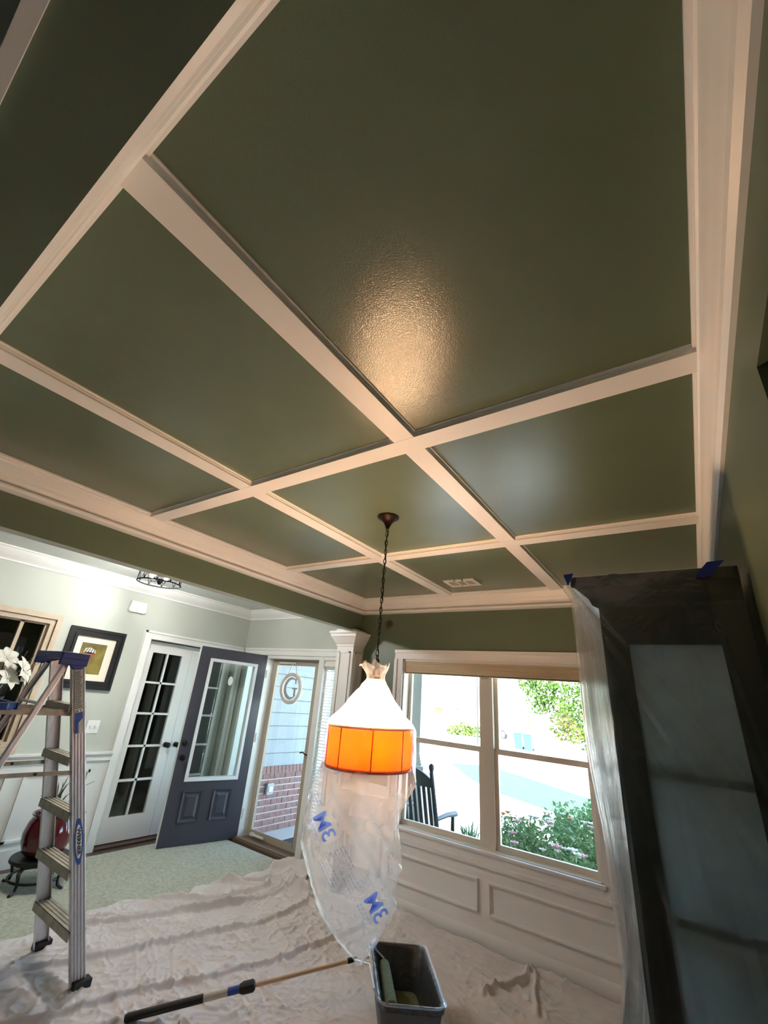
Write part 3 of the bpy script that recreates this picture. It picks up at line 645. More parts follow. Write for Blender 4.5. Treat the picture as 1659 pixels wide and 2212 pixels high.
# rose bushes under the window
def rosebush(loc, blobs, radii, n, label, seed, flowers):
    e = tag(empty('rose_bush', loc), label, 'bush', 'rose bushes under the window')
    leaves('foliage', 'leaf', blobs, radii, n, .028, e, seed=seed, shell=.8)
    mb = MB(); rs = random.Random(seed)
    for c in blobs: mb.tube([(c[0]+rs.uniform(-.05, .05), c[1], -.47), (c[0]+rs.uniform(-.1, .1), c[1]+rs.uniform(-.1, .1), c[2])], [.014, .006], 5)
    mb.build('stem', 'bark', e)
    fl = None
    done = 0
    while done < flowers:
        i = rs.randrange(len(blobs)); c = Vector(blobs[i]); r = radii[i]
        th = rs.uniform(0, 6.28); ph = rs.uniform(-.3, 1.4); d = Vector((math.cos(th)*math.cos(ph), -abs(math.sin(th))*math.cos(ph) if rs.random() < .8 else math.sin(th)*math.cos(ph), math.sin(ph)))
        p = c+Vector((d.x*r[0], d.y*r[1], d.z*r[2]))*1.05
        if any(j != i and sum(((p[q]-blobs[j][q])/radii[j][q])**2 for q in range(3)) < .95 for j in range(len(blobs))): continue
        done += 1; f = MB(); s = rs.uniform(.026, .046)
        for j in range(7):
            a = j*2*math.pi/7; w = Vector((math.cos(a), math.sin(a), 0)); t2 = Vector((-math.sin(a), math.cos(a), 0))
            f.add([p, p+w*s+t2*s*.5+Vector((0, 0, s*.5)), p+w*s*1.2+Vector((0, 0, s*.7)), p+w*s-t2*s*.5+Vector((0, 0, s*.5))], [(0, 1, 2, 3)])
        f.sphere(p+Vector((0, 0, s*.35)), s*.5, 8); f.build('rose_flower', rs.choice(['petalw', 'petalw', 'petalw', 'petalw', 'petalw', 'petalp', 'petalp', 'petalo']), e)
    return e
rosebush((1.35, 1.9, -.46), [(1.05, 1.75, .30), (1.35, 1.6, .32), (1.75, 1.65, .35), (2.1, 1.7, .32), (1.2, 1.3, .12), (1.7, 1.25, .12), (2.2, 1.3, .10), (1.0, 2.0, .2)],
         [(.28, .3, .28), (.3, .3, .30), (.33, .3, .33), (.3, .3, .36), (.35, .3, .34), (.35, .3, .36), (.35, .3, .38), (.25, .3, .3)], 9000, 'rose bush with white and pink flowers right under the window', 3, 75)
rosebush((1.9, 2.6, -.46), [(1.45, 2.5, .45), (1.85, 2.4, .5), (2.3, 2.4, .5), (1.6, 2.2, .3), (2.0, 2.1, .3), (2.5, 2.2, .4)],
         [(.3, .3, .25), (.33, .3, .32), (.33, .3, .38), (.35, .3, .36), (.35, .3, .38), (.35, .3, .4)], 7000, 'darker leafy rose bush behind the flowering one', 9, 14)
# spiky plant in a blue planter on the porch end
sp = tag(empty('potted_grass', (.63, 1.5, -.12)), 'spiky green plant in a blue planter by the porch', 'plant')
rs = random.Random(5)
for k in range(40):
    a = rs.uniform(0, 6.28); l = rs.uniform(.12, .26); b_ = Vector((.63+rs.uniform(-.06, .06), 1.5+rs.uniform(-.05, .05), .27)); d = Vector((math.cos(a)*.5, math.sin(a)*.5, 1)).normalized()
    t2 = Vector((-math.sin(a), math.cos(a), 0))*.007; mid = b_+d*l*.6; tip = b_+d*l+Vector((math.cos(a), math.sin(a), -.4))*.08
    MB().add([b_-t2, b_+t2, mid+t2, mid-t2, tip], [(0, 1, 2, 3), (3, 2, 4)]).build('blade', 'leaf', sp)
MB().box(.52, .74, 1.39, 1.61, -.12, .28).build('planter', 'blueplas', sp, bevel=.01)
# tree by the drive
te = tag(empty('garden_tree', (-.3, 13.5, -.6)), 'leafy yellow-green tree beside the drive', 'tree')
tb = [(-1.9, 13.4, 2.75), (-1.1, 13.2, 2.6), (-.3, 13.4, 2.5), (.5, 13.2, 2.3), (-1.6, 13.5, 2.1), (-.7, 13.2, 1.9), (.2, 13.4, 1.7), (-.9, 13.5, 1.4), (-.2, 13.1, 1.15), (.5, 13.3, 1.1), (-1.2, 13.5, 3.4), (.1, 13.3, 3.3), (1.1, 13.5, 2.2)]
leaves('foliage', 'leaf2', tb, [(.6, .6, .48)]*len(tb), 5200, .07, te, seed=21, shell=.9)
MB().tube([(.9, 13.6, -.62), (.75, 13.6, .8), (0, 13.4, 2.6)], [.09, .07, .03], 8).build('trunk', 'bark', te, smooth=True)
te2 = tag(empty('far_tree', (-8.7, 36, -.6)), 'slim darker tree far across the street', 'tree')
leaves('foliage', 'leaf', [(-8.9, 36, 3.0), (-8.4, 36, 1.9), (-8.9, 36, 4.2)], [(1.2, 1, 1.2), (1.0, 1, .9), (.9, .9, 1.1)], 900, .16, te2, seed=22, shell=.9)
MB().tube([(-8.7, 36, -.62), (-8.7, 36, 3.2)], [.12, .06], 7).build('trunk', 'bark', te2)
# hedge, house, lamp post, truck, bins
hd = tag(empty('hedge', (-14, 37, -.6)), 'rounded yellow-green hedge across the street', 'hedge')
leaves('foliage', 'hedge', [(-14.9, 37, -.1), (-14.0, 37.4, -.2), (-15.8, 36.6, -.25), (-13.3, 37.8, -.25)], [(1.0, .7, .7), (.9, .6, .6), (.8, .6, .4), (.6, .5, .5)], 1500, .12, hd, seed=23, shell=.6)
hs = tag(empty('neighbour_house', (-22, 52, -.6)), 'tan house across the street with a low brown roof', 'house')
MB().box(-31, -13.5, 50, 60, -.6, 2.0).build('wall', 'housewall', hs)
MB().prism([(49, 1.9), (61, 1.9), (55, 4.6)], 'x', -31.5, -13).build('roof', 'roof', hs)
for x in (-27, -21.5, -17.2): 
    w_ = MB().box(x-.5, x+.5, 49.93, 50.02, .2, 1.6).build('window', 'greyprint', hs)
    MB().box(x-.42, x+.42, 49.90, 49.94, .28, 1.52).build('pane', 'glass', w_)
MB().box(-24.5, -23.4, 49.93, 50.02, -.6, 1.5).build('door', 'bark', hs)
lp = tag(empty('lamp_post', (-9.85, 27.9, -.6)), 'tall thin street lamp post by the hedge', 'lamp post')
MB().tube([(-9.85, 27.9, -.6), (-9.85, 27.9, 3.9)], [.07, .045], 8).build('pole', 'rubber', lp); MB().lathe([(.05, 0), (.14, .12), (.16, .34), (.05, .46)], (-9.85, 27.9, 3.85), 10).build('lantern', 'greyprint', lp)
# pickup truck
tk = tag(empty('pickup_truck', (-11.4, 39, -.62)), 'white pickup truck parked on the street', 'truck')
def tp(x, z): return (-14.3+x, z-.62)
side = [(0, .55), (0, 1.05), (.15, 1.15), (2.1, 1.15), (2.15, 1.15), (2.5, 1.85), (3.9, 1.85), (4.5, 1.2), (5.6, 1.08), (5.8, .9), (5.8, .5), (5.2, .45), (.6, .45)]
MB().prism([tp(*p) for p in side], 'y', 38.6, 40.5).build('body', 'truck', tk, bevel=.05)
for x in (1.1, 4.7):
    wh = MB().lathe([(.22, -.1), (.38, -.11), (.40, -.05), (.40, .05), (.38, .11), (.22, .1)], (tp(x, 0)[0], 38.66, -.22), 20, axis=(0, 1, 0)).build('wheel', 'rubber', tk, smooth=True)
    MB().lathe([(.22, -.02), (.2, .0), (.05, .02)], (tp(x, 0)[0], 38.54, -.22), 14, axis=(0, -1, 0)).build('hub', 'alum', wh)
MB().prism([tp(2.62, 1.25), tp(2.75, 1.72), tp(3.25, 1.72), tp(3.25, 1.25)], 'y', 38.57, 38.62).build('side_window', 'greyprint', tk)
MB().prism([tp(3.32, 1.25), tp(3.32, 1.72), tp(3.85, 1.72), tp(4.2, 1.25)], 'y', 38.57, 38.62).build('side_window', 'greyprint', tk)
MB().box(*[tp(0, 0)[0]+.5, tp(0, 0)[0]+5.3], 38.58, 38.62, -.13, -.06).build('running_board', 'greyprint', tk)
tk.rotation_euler.z = R(-40); tk.location.x += .9
for k, (x, y, lab) in enumerate(((-7.66, 30, 'teal wheeled bin on the drive with its dark side turned, next to the truck'), (-6.87, 29.55, 'plain teal wheeled bin standing apart on the drive'))):
    b_ = tag(empty('wheeled_bin', (x, y, -.62)), lab, 'bin', 'wheeled bins at the street')
    mb = MB(); v = [(x+sx*w, y+sy*w, z) for z, w in ((-.60, .22), (.36, .29)) for sx, sy in ((-1, -1), (1, -1), (1, 1), (-1, 1))]
    mb.add(v, [(3, 2, 1, 0), (4, 5, 6, 7)]+[(i, (i+1) % 4, (i+1) % 4+4, i+4) for i in range(4)]).build('body', 'teal', b_)
    MB().box(x-.31, x+.31, y-.33, y+.31, .36, .42).build('lid', 'teal', b_, bevel=.02)
    for sx in (-1, 1): MB().lathe([(.1, -.03), (.1, .03)], (x+sx*.25, y+.25, -.52), 12, axis=(1, 0, 0)).build('wheel', 'rubber', b_)

# ================================================================== interior things
# ---- rug and drop cloth
rg = MB()
rg.grid(lambda u, v: (-2.02+u*2.5, -6.5+v*6.58, .009+.003*math.sin(u*9)*math.sin(v*31)), 30, 60)
rg.grid(lambda u, v: (-2.02+u*2.5, .08, .009*v), 30, 2); rg.grid(lambda u, v: (-2.02, -6.5+u*6.58, .010*v), 60, 2)
tag(rg.build('area_rug', 'rug', recalc=False), 'pale green-beige rug covering the foyer floor', 'rug')

def seg_ridge(X, Y, pts, h, w):
    best = np.full(X.shape, 9.)
    for (x0, y0), (x1, y1) in zip(pts[:-1], pts[1:]):
        dx, dy = x1-x0, y1-y0; t = np.clip(((X-x0)*dx+(Y-y0)*dy)/(dx*dx+dy*dy), 0, 1)
        best = np.minimum(best, np.hypot(X-x0-t*dx, Y-y0-t*dy))
    return h*np.exp(-(best/w)**2)
nx, ny = 520, 500
cx0, cx1, cy0, cy1 = -.96, 3.085, -3.72, -.004
u = np.linspace(0, 1, nx); v = np.linspace(0, 1, ny); U, V_ = np.meshgrid(u, v)
Yc = cy0+(cy1-cy0)*V_
ledge = np.interp(Yc, [-3.7, -2.3, -1.75, -1.4, -1.05, -.65, -.3, -.1, 0], [-.70, -.83, -.93, -.91, -.76, -.80, -.74, -.60, -.45])+.03*np.sin(Yc*9)+.02*np.sin(Yc*23+1)
Xc = ledge+(cx1-ledge)*U
Yc = Yc-np.where(V_ > .9, 0, 0)
wx = Xc+.10*vnoise(Xc*3+9, Yc*3); wy = Yc+.10*vnoise(Xc*3, Yc*3+40)
def ridged(x, y): return 1-np.abs(2*vnoise(x, y)-1)
Z = .006+.006*vnoise(Xc*2.1, Yc*2.1)
def crease(x, y, k): return np.clip(1-np.abs(2*vnoise(x, y)-1)*k, 0, 1)
rot = lambda a: (wx*math.cos(a)-wy*math.sin(a), wx*math.sin(a)+wy*math.cos(a))
for a_, fu, fv, k_, hh in ((.5, 2.6, 9, 4.2, .010), (-.7, 3, 11, 4.5, .009), (1.3, 4, 14, 4.5, .009), (.1, 8, 16, 4.0, .011), (-1.1, 12, 20, 3.6, .010), (.8, 18, 26, 3, .006)):
    p_, q_ = rot(a_); Z += hh*crease(p_*fu+7*a_, q_*fv+3, k_)**1.3*(.35+.9*vnoise(p_*1.7+11, q_*1.7+5))
Z += .002*vnoise(wx*70, wy*70)
folds = [([(-.92, -2.2), (-.55, -1.55), (-.35, -.9), (-.25, -.3)], .026, .014), ([(-.88, -1.95), (-.5, -1.35), (-.3, -.75), (-.2, -.2)], .020, .011), ([(-.55, -2.7), (-.2, -1.75), (.05, -1.0), (.0, -.35)], .026, .015), ([(-.3, -3.1), (.2, -1.9), (.5, -1.1), (.55, -.45)], .022, .012), ([(-.1, -3.2), (.3, -2.2), (.48, -1.6), (.62, -1.2)], .016, .010),
         ([(-.8, -1.35), (-.5, -.95), (-.4, -.5)], .030, .018), ([(-.78, -.78), (-.45, -.42), (-.1, -.32)], .036, .018), ([(-.75, -.70), (-.35, -.46), (.1, -.45)], .022, .012), ([(-.6, -.25), (-.25, -.12), (.1, -.3), (.5, -.28)], .045, .03),
         ([(.3, -.5), (.8, -.36), (1.4, -.45), (2.1, -.35)], .018, .016), ([(1.55, -.5), (1.68, -.2), (1.72, -.06)], .030, .014), ([(1.86, -.42), (1.78, -.25), (1.74, -.08)], .022, .012), ([(1.1, -.62), (1.7, -.75), (2.3, -.65)], .016, .014),
         ([(.75, -.14), (1.3, -.12), (2.4, -.13)], .022, .018), ([(1.6, -1.9), (1.9, -1.2), (2.4, -.9)], .018, .014)]
Z *= np.where(Xc > 1.1, .55, np.where(Xc > .7, 1-(Xc-.7)/.4*.45, 1))
for p, h, w in folds: Z += seg_ridge(wx-.05, wy-.05, p, h*1.35, w)
# bunched heap by the column and climbing the baseboard
heap = np.exp(-(((Xc+.42)/.30)**2+((Yc+.12)/.24)**2)); Z += heap*(.05+.07*ridged(wx*9, wy*9))
wall = np.clip((Yc+.16)/.155, 0, 1); climb = (.035+.03*vnoise(Xc*2.3+4, Yc*0+.5)+.010*np.sin(Xc*11))*np.where(Xc > .02, 1, .25)
Yc2 = Yc-np.where(wall > 0, (.036+.02*vnoise(Xc*7, Yc*0))*wall**1.5, 0)*np.where(Xc > 0, 1, 0)
Z += climb*wall**2.2
Z *= np.clip(np.minimum(U, 1)*40+.25, .25, 1)
Z += np.where(Xc < .49, .0135, .0135*np.clip((.62-Xc)/.13, 0, 1))
# keep clear of the column foot
inside = (Xc > -.20) & (Xc < .085) & (Yc2 > -.22)
Vc = np.stack([Xc, Yc2, Z], -1).reshape(-1, 3)
I = np.arange(nx*ny).reshape(ny, nx); Fq = np.stack([I[:-1, :-1], I[:-1, 1:], I[1:, 1:], I[1:, :-1]], -1).reshape(-1, 4)
mask = ~inside.reshape(-1)[Fq].any(1)
tag(arr_mesh('drop_cloth', Vc, Fq[mask], 'canvas'), 'wrinkled beige canvas drop cloth spread over the dining room floor', 'drop cloth')

# ---- pendant lamp
LP = Vector((1.56, -1.94, 0)); lat = Vector((.794, .608, 0)); dep = Vector((-.608, .794, 0))
LC = LP+lat*(-.008)
lamp = tag(empty('pendant_lamp', (LP.x, LP.y, 1.3)), 'hanging drum lamp with amber shade and dark chain, lit inside the plastic bag', 'lamp')
MB().lathe([(.064, 0), (.066, -.006), (.060, -.014), (.040, -.026), (.024, -.045), (.014, -.066), (.011, -.078), (.001, -.08)], (LP.x, LP.y, H), 32).build('canopy', 'bronze', lamp, smooth=True)
MB().torus((LP.x, LP.y, H-.088), .011, .0026, (1, 0, 0), 14, 6).build('loop', 'bronze', lamp, smooth=True)
lk = MB().tube([(.0075*math.cos(a)*1.0, 0, .0185*math.sin(a)) for a in (2*math.pi*i/16 for i in range(16))], .0021, 6, True).build('chain_link', 'bronze', lamp, smooth=True)
lme = lk.data; lk.parent = None; bpy.data.objects.remove(lk)
zt, zb = H-.112, 1.815; nl = 26
for k in range(nl):
    t = k/(nl-1); o = bpy.data.objects.new('chain_link', lme); COL.objects.link(o); o.location = (LP.x+lat.x*(-.004*t), LP.y+lat.y*(-.004*t), zt+(zb-zt)*t); o.rotation_euler = (0, 0, R(45+90*(k % 2))); child(o, lamp)
cp = []
for i in range(40):
    t = i/39; a = t*26; cp.append((LP.x+.004*math.cos(a), LP.y+.004*math.sin(a), H-.07+(1.80-H+.07)*t))
MB().tube(cp, .0022, 5).build('cord', 'black', lamp, smooth=True)
MB().lathe([(.003, .03), (.012, .02), (.013, -.02), (.02, -.03), (.02, -.055), (.006, -.06)], (LP.x, LP.y, 1.785), 14).build('socket_cap', 'black', lamp, smooth=True)
MB().tube([(LP.x, LP.y, 1.76), (LC.x, LC.y, 1.50)], .006, 8).build('stem', 'bronze', lamp)
SR, SZ0, SZ1 = .205, 1.312, 1.488
tilt = lambda p: Vector((p[0], p[1], p[2]+((Vector(p)-LC).dot(lat))*.035))
mb = MB()
mb.grid(lambda u, v: (LC.x+SR*math.cos(2*math.pi*u), LC.y+SR*math.sin(2*math.pi*u), SZ0+(SZ1-SZ0)*v), 64, 6, cu=True)
mb.v = [tuple(tilt(v)) for v in mb.v]; shd = mb.build('shade', 'shade', lamp, smooth='all', recalc=False)
MB().grid(lambda u, v: tilt((LC.x+(SR-.004)*v*math.cos(2*math.pi*u), LC.y+(SR-.004)*v*math.sin(2*math.pi*u), SZ0+.012)), 40, 5, cu=True).build('added_light_stop', 'added_light_stop', lamp, recalc=False)  # added unseen plate under the shade, blocks the lamp's downward light
for z, nm in ((SZ1, 'top_ring'), (SZ0, 'bottom_ring')):
    MB().tube([tilt((LC.x+(SR+.001)*math.cos(a), LC.y+(SR+.001)*math.sin(a), z)) for a in (2*math.pi*i/64 for i in range(64))], .0045, 8, True).build(nm, 'bronze', lamp, smooth=True)
for k in range(8):
    a = R(-52)+k*math.pi/4; x, y = LC.x+(SR+.001)*math.cos(a), LC.y+(SR+.001)*math.sin(a)
    MB().tube([tilt((x, y, SZ0)), tilt((x, y, SZ1))], .0032, 6).build('seam_rib', 'bronze', shd)
for k in range(3):
    a = R(20)+k*2*math.pi/3; MB().tube([(LC.x, LC.y, 1.495), tilt((LC.x+SR*math.cos(a), LC.y+SR*math.sin(a), SZ1))], .003, 6).build('spoke', 'bronze', lamp)
for k in range(3):
    a = R(80)+k*2*math.pi/3; x, y = LC.x+.075*math.cos(a), LC.y+.075*math.sin(a)
    bb = MB().sphere((x, y, 1.43), .026, 14, sc=(1, 1, 1.25)).build('bulb', 'bulb', lamp, smooth=True)
    MB().lathe([(.014, 0), (.014, -.045)], (x, y, 1.405), 10).build('socket', 'bronze', lamp)


# ---- plastic bag over the lamp
BR = [(1.785, -.070, .050, .05), (1.765, -.062, .045, .05), (1.735, -.042, .030, .035), (1.712, -.036, .032, .03), (1.68, -.058, .048, .05), (1.61, -.118, .097, .10), (1.55, -.168, .148, .155), (1.505, -.214, .198, .205),
      (1.485, -.226, .216, .220), (1.40, -.227, .219, .222), (1.31, -.231, .221, .222), (1.265, -.240, .215, .205), (1.22, -.25, .192, .185), (1.13, -.262, .142, .15), (1.07, -.268, .144, .13), (.99, -.271, .156, .11), (.95, -.254, .158, .10),
      (.89, -.225, .150, .085), (.78, -.173, .137, .06), (.745, -.15, .130, .055), (.67, -.082, .083, .034), (.61, -.005, .036, .014), (.590, .008, .026, .006)]
bz = np.array([b[0] for b in BR][::-1]); bL = np.array([b[1] for b in BR][::-1]); bR_ = np.array([b[2] for b in BR][::-1]); bD = np.array([b[3] for b in BR][::-1])
nu, nv = 120, 190
zz = np.linspace(.590, 1.785, nv); th = np.linspace(0, 2*np.pi, nu, endpoint=False); TT, ZZ = np.meshgrid(th, zz)
Lz, Rz, Dz = np.interp(ZZ, bz, bL), np.interp(ZZ, bz, bR_), np.interp(ZZ, bz, bD)
c_, h_ = (Lz+Rz)/2, (Rz-Lz)/2
ca, sa = np.cos(TT), np.sin(TT); ex = np.interp(ZZ, [.59, 1.0, 1.3], [.62, .8, 1.0])
la = c_+h_*np.sign(ca)*np.abs(ca)**ex; de = Dz*np.sign(sa)*np.abs(sa)**ex
amp = np.interp(ZZ, [.59, .75, 1.1, 1.26, 1.31, 1.48, 1.52, 1.70, 1.785], [.003, .010, .014, .010, .002, .002, .010, .012, .012])
wr = np.abs(2*vnoise(np.cos(TT)*3+ZZ*7+20, np.sin(TT)*3+ZZ*4+20)-1)
wr2 = np.abs(2*vnoise(np.cos(TT)*7+ZZ*3+50, np.sin(TT)*7-ZZ*9+60)-1)
gath = np.interp(ZZ, [1.5, 1.62, 1.71, 1.785], [0, .5, 1, .7])*(.5+.5*np.sin(TT*11+3*np.sin(ZZ*30)))
off = amp*(1-wr)*.9+amp*.7*(1-wr2)-.010*gath
diag = np.exp(-((la*.80+(ZZ-1.0)*.55)/.012)**2)+.8*np.exp(-((la*.80+(ZZ-1.06)*.55-.05)/.010)**2)+.5*np.exp(-((la*.9+(ZZ-.9)*.42+.11)/.008)**2)
off = off+np.where(sa < 0, diag, 0)*np.interp(ZZ, [.62, .72, 1.2, 1.28], [0, .014, .016, 0])
la = la+off*ca; de = de+off*sa*np.interp(ZZ, [.59, .7], [.4, 1])
la = la+np.interp(ZZ, [1.70, 1.785], [0, .012])*np.sin(TT*5)*.8
topj = np.where(ZZ > 1.78, .012*np.sin(TT*7)+.008*np.sin(TT*3), 0)
Vb = np.stack([LP.x+lat.x*la+dep.x*de, LP.y+lat.y*la+dep.y*de, ZZ+topj], -1).reshape(-1, 3)
I = np.arange(nu*nv).reshape(nv, nu); Fb = np.stack([I[:-1], np.roll(I, -1, 1)[:-1], np.roll(I, -1, 1)[1:], I[1:]], -1).reshape(-1, 4)
bag = tag(empty('plastic_bag', (LP.x, LP.y, .59)), 'translucent plastic bag with blue print pulled over the hanging lamp', 'bag')
bagm = arr_mesh('bag_skin', Vb, Fb, 'bag', bag)
MB().torus((LP.x+lat.x*-.002, LP.y+lat.y*-.002, 1.712), .036, .004, (0, 0, 1), 20, 6).build('tie', 'label', bag)
bvh = BVHTree.FromPolygons([Vector(p) for p in Vb.tolist()], Fb.tolist())
def on_bag(l, z):
    o = LP+lat*l-dep*.6; o.z = z; hit = bvh.ray_cast(o, dep)
    return (hit[0]-dep*.0022) if hit[0] is not None else None
def bag_print(vs, fs, c, ang, s, mir, name, m):
    ca, sa = math.cos(ang), math.sin(ang); out = []
    for x, y in vs:
        x = -x if mir else x; x *= s; y *= s; p = on_bag(c[0]+x*ca-y*sa, c[1]+x*sa+y*ca)
        if p is None: return None
        out.append(p)
    return MB().add(out, fs).build(name, m, bag, recalc=False)
def subdiv(vs, fs, k=1): return vs, fs
t3 = txt('3M', 1.0, .012, .92)
A_ = R(-54)
def rects(rows, w, h, gap, seed):
    rs = random.Random(seed); vs = []; fs = []
    for r_ in range(rows):
        x = -w/2; y = -r_*gap
        while x < w/2-.01:
            l_ = rs.uniform(.10, .24)*w; x1 = min(w/2, x+l_); o = len(vs); vs += [(x, y), (x1, y), (x1, y+h), (x, y+h)]; fs.append((o, o+1, o+2, o+3)); x = x1+.05*w
    return vs, fs
for c in ((-.186, 1.085), (.066, .806)):
    bag_print(t3[0], t3[1], c, A_, .092, True, 'printed_logo', 'print')
    d = lambda x, y: (c[0]+x*math.cos(A_)-y*math.sin(A_), c[1]+x*math.sin(A_)+y*math.cos(A_))
    v_, f_ = rects(2, .09, .008, .013, 3); bag_print(v_, f_, d(-.005, -.050), A_, 1, False, 'printed_line', 'print_pale')
    v_, f_ = rects(4, .055, .007, .015, 5); bag_print(v_, f_, d(-.098, .028), A_, 1, False, 'printed_line', 'print_pale')
    v_, f_ = rects(1, .10, .007, .015, 8); bag_print(v_, f_, d(.0, .056), A_, 1, False, 'printed_line', 'print_pale')
for c, rw, w in (((-.07, .985), 5, .10), ((-.13, .93), 4, .12), ((-.03, .90), 4, .07)):
    v_, f_ = rects(rw, w, .006, .014, int(c[1]*100)); bag_print(v_, f_, c, A_, 1, False, 'printed_line', 'print_pale')

# ---- air vent, wall hook
vt = tag(empty('air_vent', (1.386, -.443, H)), 'white three section air vent in the ceiling', 'vent')
mb = MB(); x0, x1, y0, y1 = 1.246, 1.526, -.543, -.345
for a in ((x0, x1, y0, y0+.028), (x0, x1, y1-.028, y1), (x0, x0+.028, y0+.028, y1-.028), (x1-.028, x1, y0+.028, y1-.028), (x0+.098, x0+.110, y0, y1), (x0+.170, x0+.182, y0, y1)): mb.box(a[0], a[1], a[2], a[3], H-.010, H)
mb.build('frame', 'white', vt); B(x0+.01, x1-.01, y0+.01, y1-.01, H-.003, H).build('backing', 'greyprint', vt)
for k in range(7): MB().obox(((x0+x1)/2, y0+.04+k*.0196, H-.006), (.12, 0, 0), (0, .006, .003), (0, .0005, -.001)).build('slat', 'white', vt)
wh = tag(empty('wall_hook', (.365, 0, 2.35)), 'brown wooden hook bracket on the green wall beside the chain', 'hook')
MB().lathe([(.036, 0), (.038, .008), (.030, .016), (.012, .022)], (.365, 0, 2.375), 16, axis=(0, -1, 0)).build('rosette', 'bark', wh, smooth=True)
MB().tube([(.365, -.015, 2.375), (.365, -.05, 2.36), (.367, -.055, 2.325), (.368, -.035, 2.30)], [.018, .018, .014, .008], 10).build('arm', 'bark', wh, smooth=True)

# ---- foyer wall things
pc = tag(empty('framed_picture', (XF, -1.765, 1.745)), 'black framed picture with cream mat and olive print on the foyer wall', 'picture')
PY0, PY1, PZ0, PZ1 = -2.046, -1.485, 1.45, 2.039
mb = MB()
for w0, w1, d in ((0, .030, .030), (.030, .055, .022), (.055, .082, .034)):
    a0, a1, b0, b1 = PY0+w0, PY1-w0, PZ0+w0, PZ1-w0; w = w1-w0
    ring_yz(mb, a0, a1, b0, b1, w, XF, XF+d)
mb.build('frame', 'black', pc)
B(XF, XF+.012, PY0+.07, PY1-.07, PZ0+.07, PZ1-.07).build('mat_board', 'matboard', pc)
ph = B(XF+.011, XF+.0135, -1.895, -1.645, 1.594, 1.894).build('print', 'photo', pc)
X_ = XF+.0142
def flat_yz(pts, name, m, parent): return MB().add([(X_, y, z) for y, z in pts]+[(X_-.002, y, z) for y, z in pts], [tuple(range(len(pts)))]+[(i, (i+1) % len(pts), (i+1) % len(pts)+len(pts), i+len(pts)) for i in range(len(pts))]).build(name, m, parent)
flat_yz([(-1.845, 1.64), (-1.80, 1.69), (-1.765, 1.75), (-1.745, 1.80), (-1.80, 1.805), (-1.85, 1.80), (-1.862, 1.70)], 'printed_shape', 'orange', ph)
flat_yz([(-1.86, 1.80), (-1.80, 1.79), (-1.74, 1.80), (-1.75, 1.83), (-1.80, 1.85), (-1.85, 1.84)], 'printed_shape', 'stripe', ph)
X_ += .0006
for k in range(4): flat_yz([(-1.85+k*.028, 1.80), (-1.84+k*.028, 1.80), (-1.82+k*.022, 1.842), (-1.828+k*.022, 1.842)], 'printed_stripe', 'greyprint', ph)
ch = tag(empty('door_chime', (XF, -1.46, 2.355)), 'white door chime box high on the foyer wall', 'chime')
mb = MB(); mb.prism([(-1.555, 2.295), (-1.355, 2.295), (-1.368, 2.405), (-1.542, 2.405)], 'x', XF, XF+.05); mb.build('box', 'white', ch, bevel=.006)
B(XF, XF+.042, -1.54, -1.37, 2.286, 2.297).build('grille', 'trim', ch)
sw = tag(empty('light_switch', (XF, -1.538, 1.105)), 'white double light switch plate on the foyer wall', 'switch')
B(XF, XF+.006, -1.60, -1.478, 1.045, 1.165).build('plate', 'white', sw, bevel=.003)
for y in (-1.565, -1.513): B(XF+.005, XF+.016, y-.006, y+.006, 1.095, 1.118).build('toggle', 'white', sw)

# flush ceiling light in the foyer
FL = Vector((-1.02, -1.87, 0)); fz0, fz1, fr_ = 2.435, 2.60, .19
fl = tag(empty('ceiling_light', (FL.x, FL.y, H)), 'black caged drum ceiling light glowing in the foyer', 'ceiling light')
MB().lathe([(.065, 0), (.065, -.018), (.02, -.03), (.012, -.10), (.03, -.13), (.035, -.17), (.012, -.205), (.004, -.215)], (FL.x, FL.y, H), 20).build('stem', 'cage', fl, smooth=True)
for z in (fz0, fz1): MB().torus((FL.x, FL.y, z), fr_, .006, (0, 0, 1), 48, 6).build('ring', 'cage', fl, smooth=True)
nb = 10
for k in range(nb):
    a, b_, c2 = (2*math.pi*(k+o_)/nb for o_ in (0, .5, 1)); P_ = lambda q, z: (FL.x+fr_*math.cos(q), FL.y+fr_*math.sin(q), z)
    MB().tube([P_(a, fz0), P_(b_, fz1)], .0035, 5).tube([P_(b_, fz1), P_(c2, fz0)], .0035, 5).build('lattice_bar', 'cage', fl)
    MB().tube([P_(a, fz0), P_(a, fz1)], .002, 5).build('lattice_bar', 'cage', fl)
for k in range(4):
    a = R(30)+k*math.pi/2; x, y = FL.x+.09*math.cos(a), FL.y+.09*math.sin(a)
    MB().tube([(FL.x, FL.y, 2.47), (FL.x+.05*math.cos(a), FL.y+.05*math.sin(a), 2.455), (x, y, 2.458), (x, y, 2.48)], .005, 6).build('arm', 'cage', fl, smooth=True)
    MB().sphere((x, y, 2.507), .018, 12, sc=(1, 1, 1.6)).build('bulb', 'bulb_cool', fl, smooth=True)


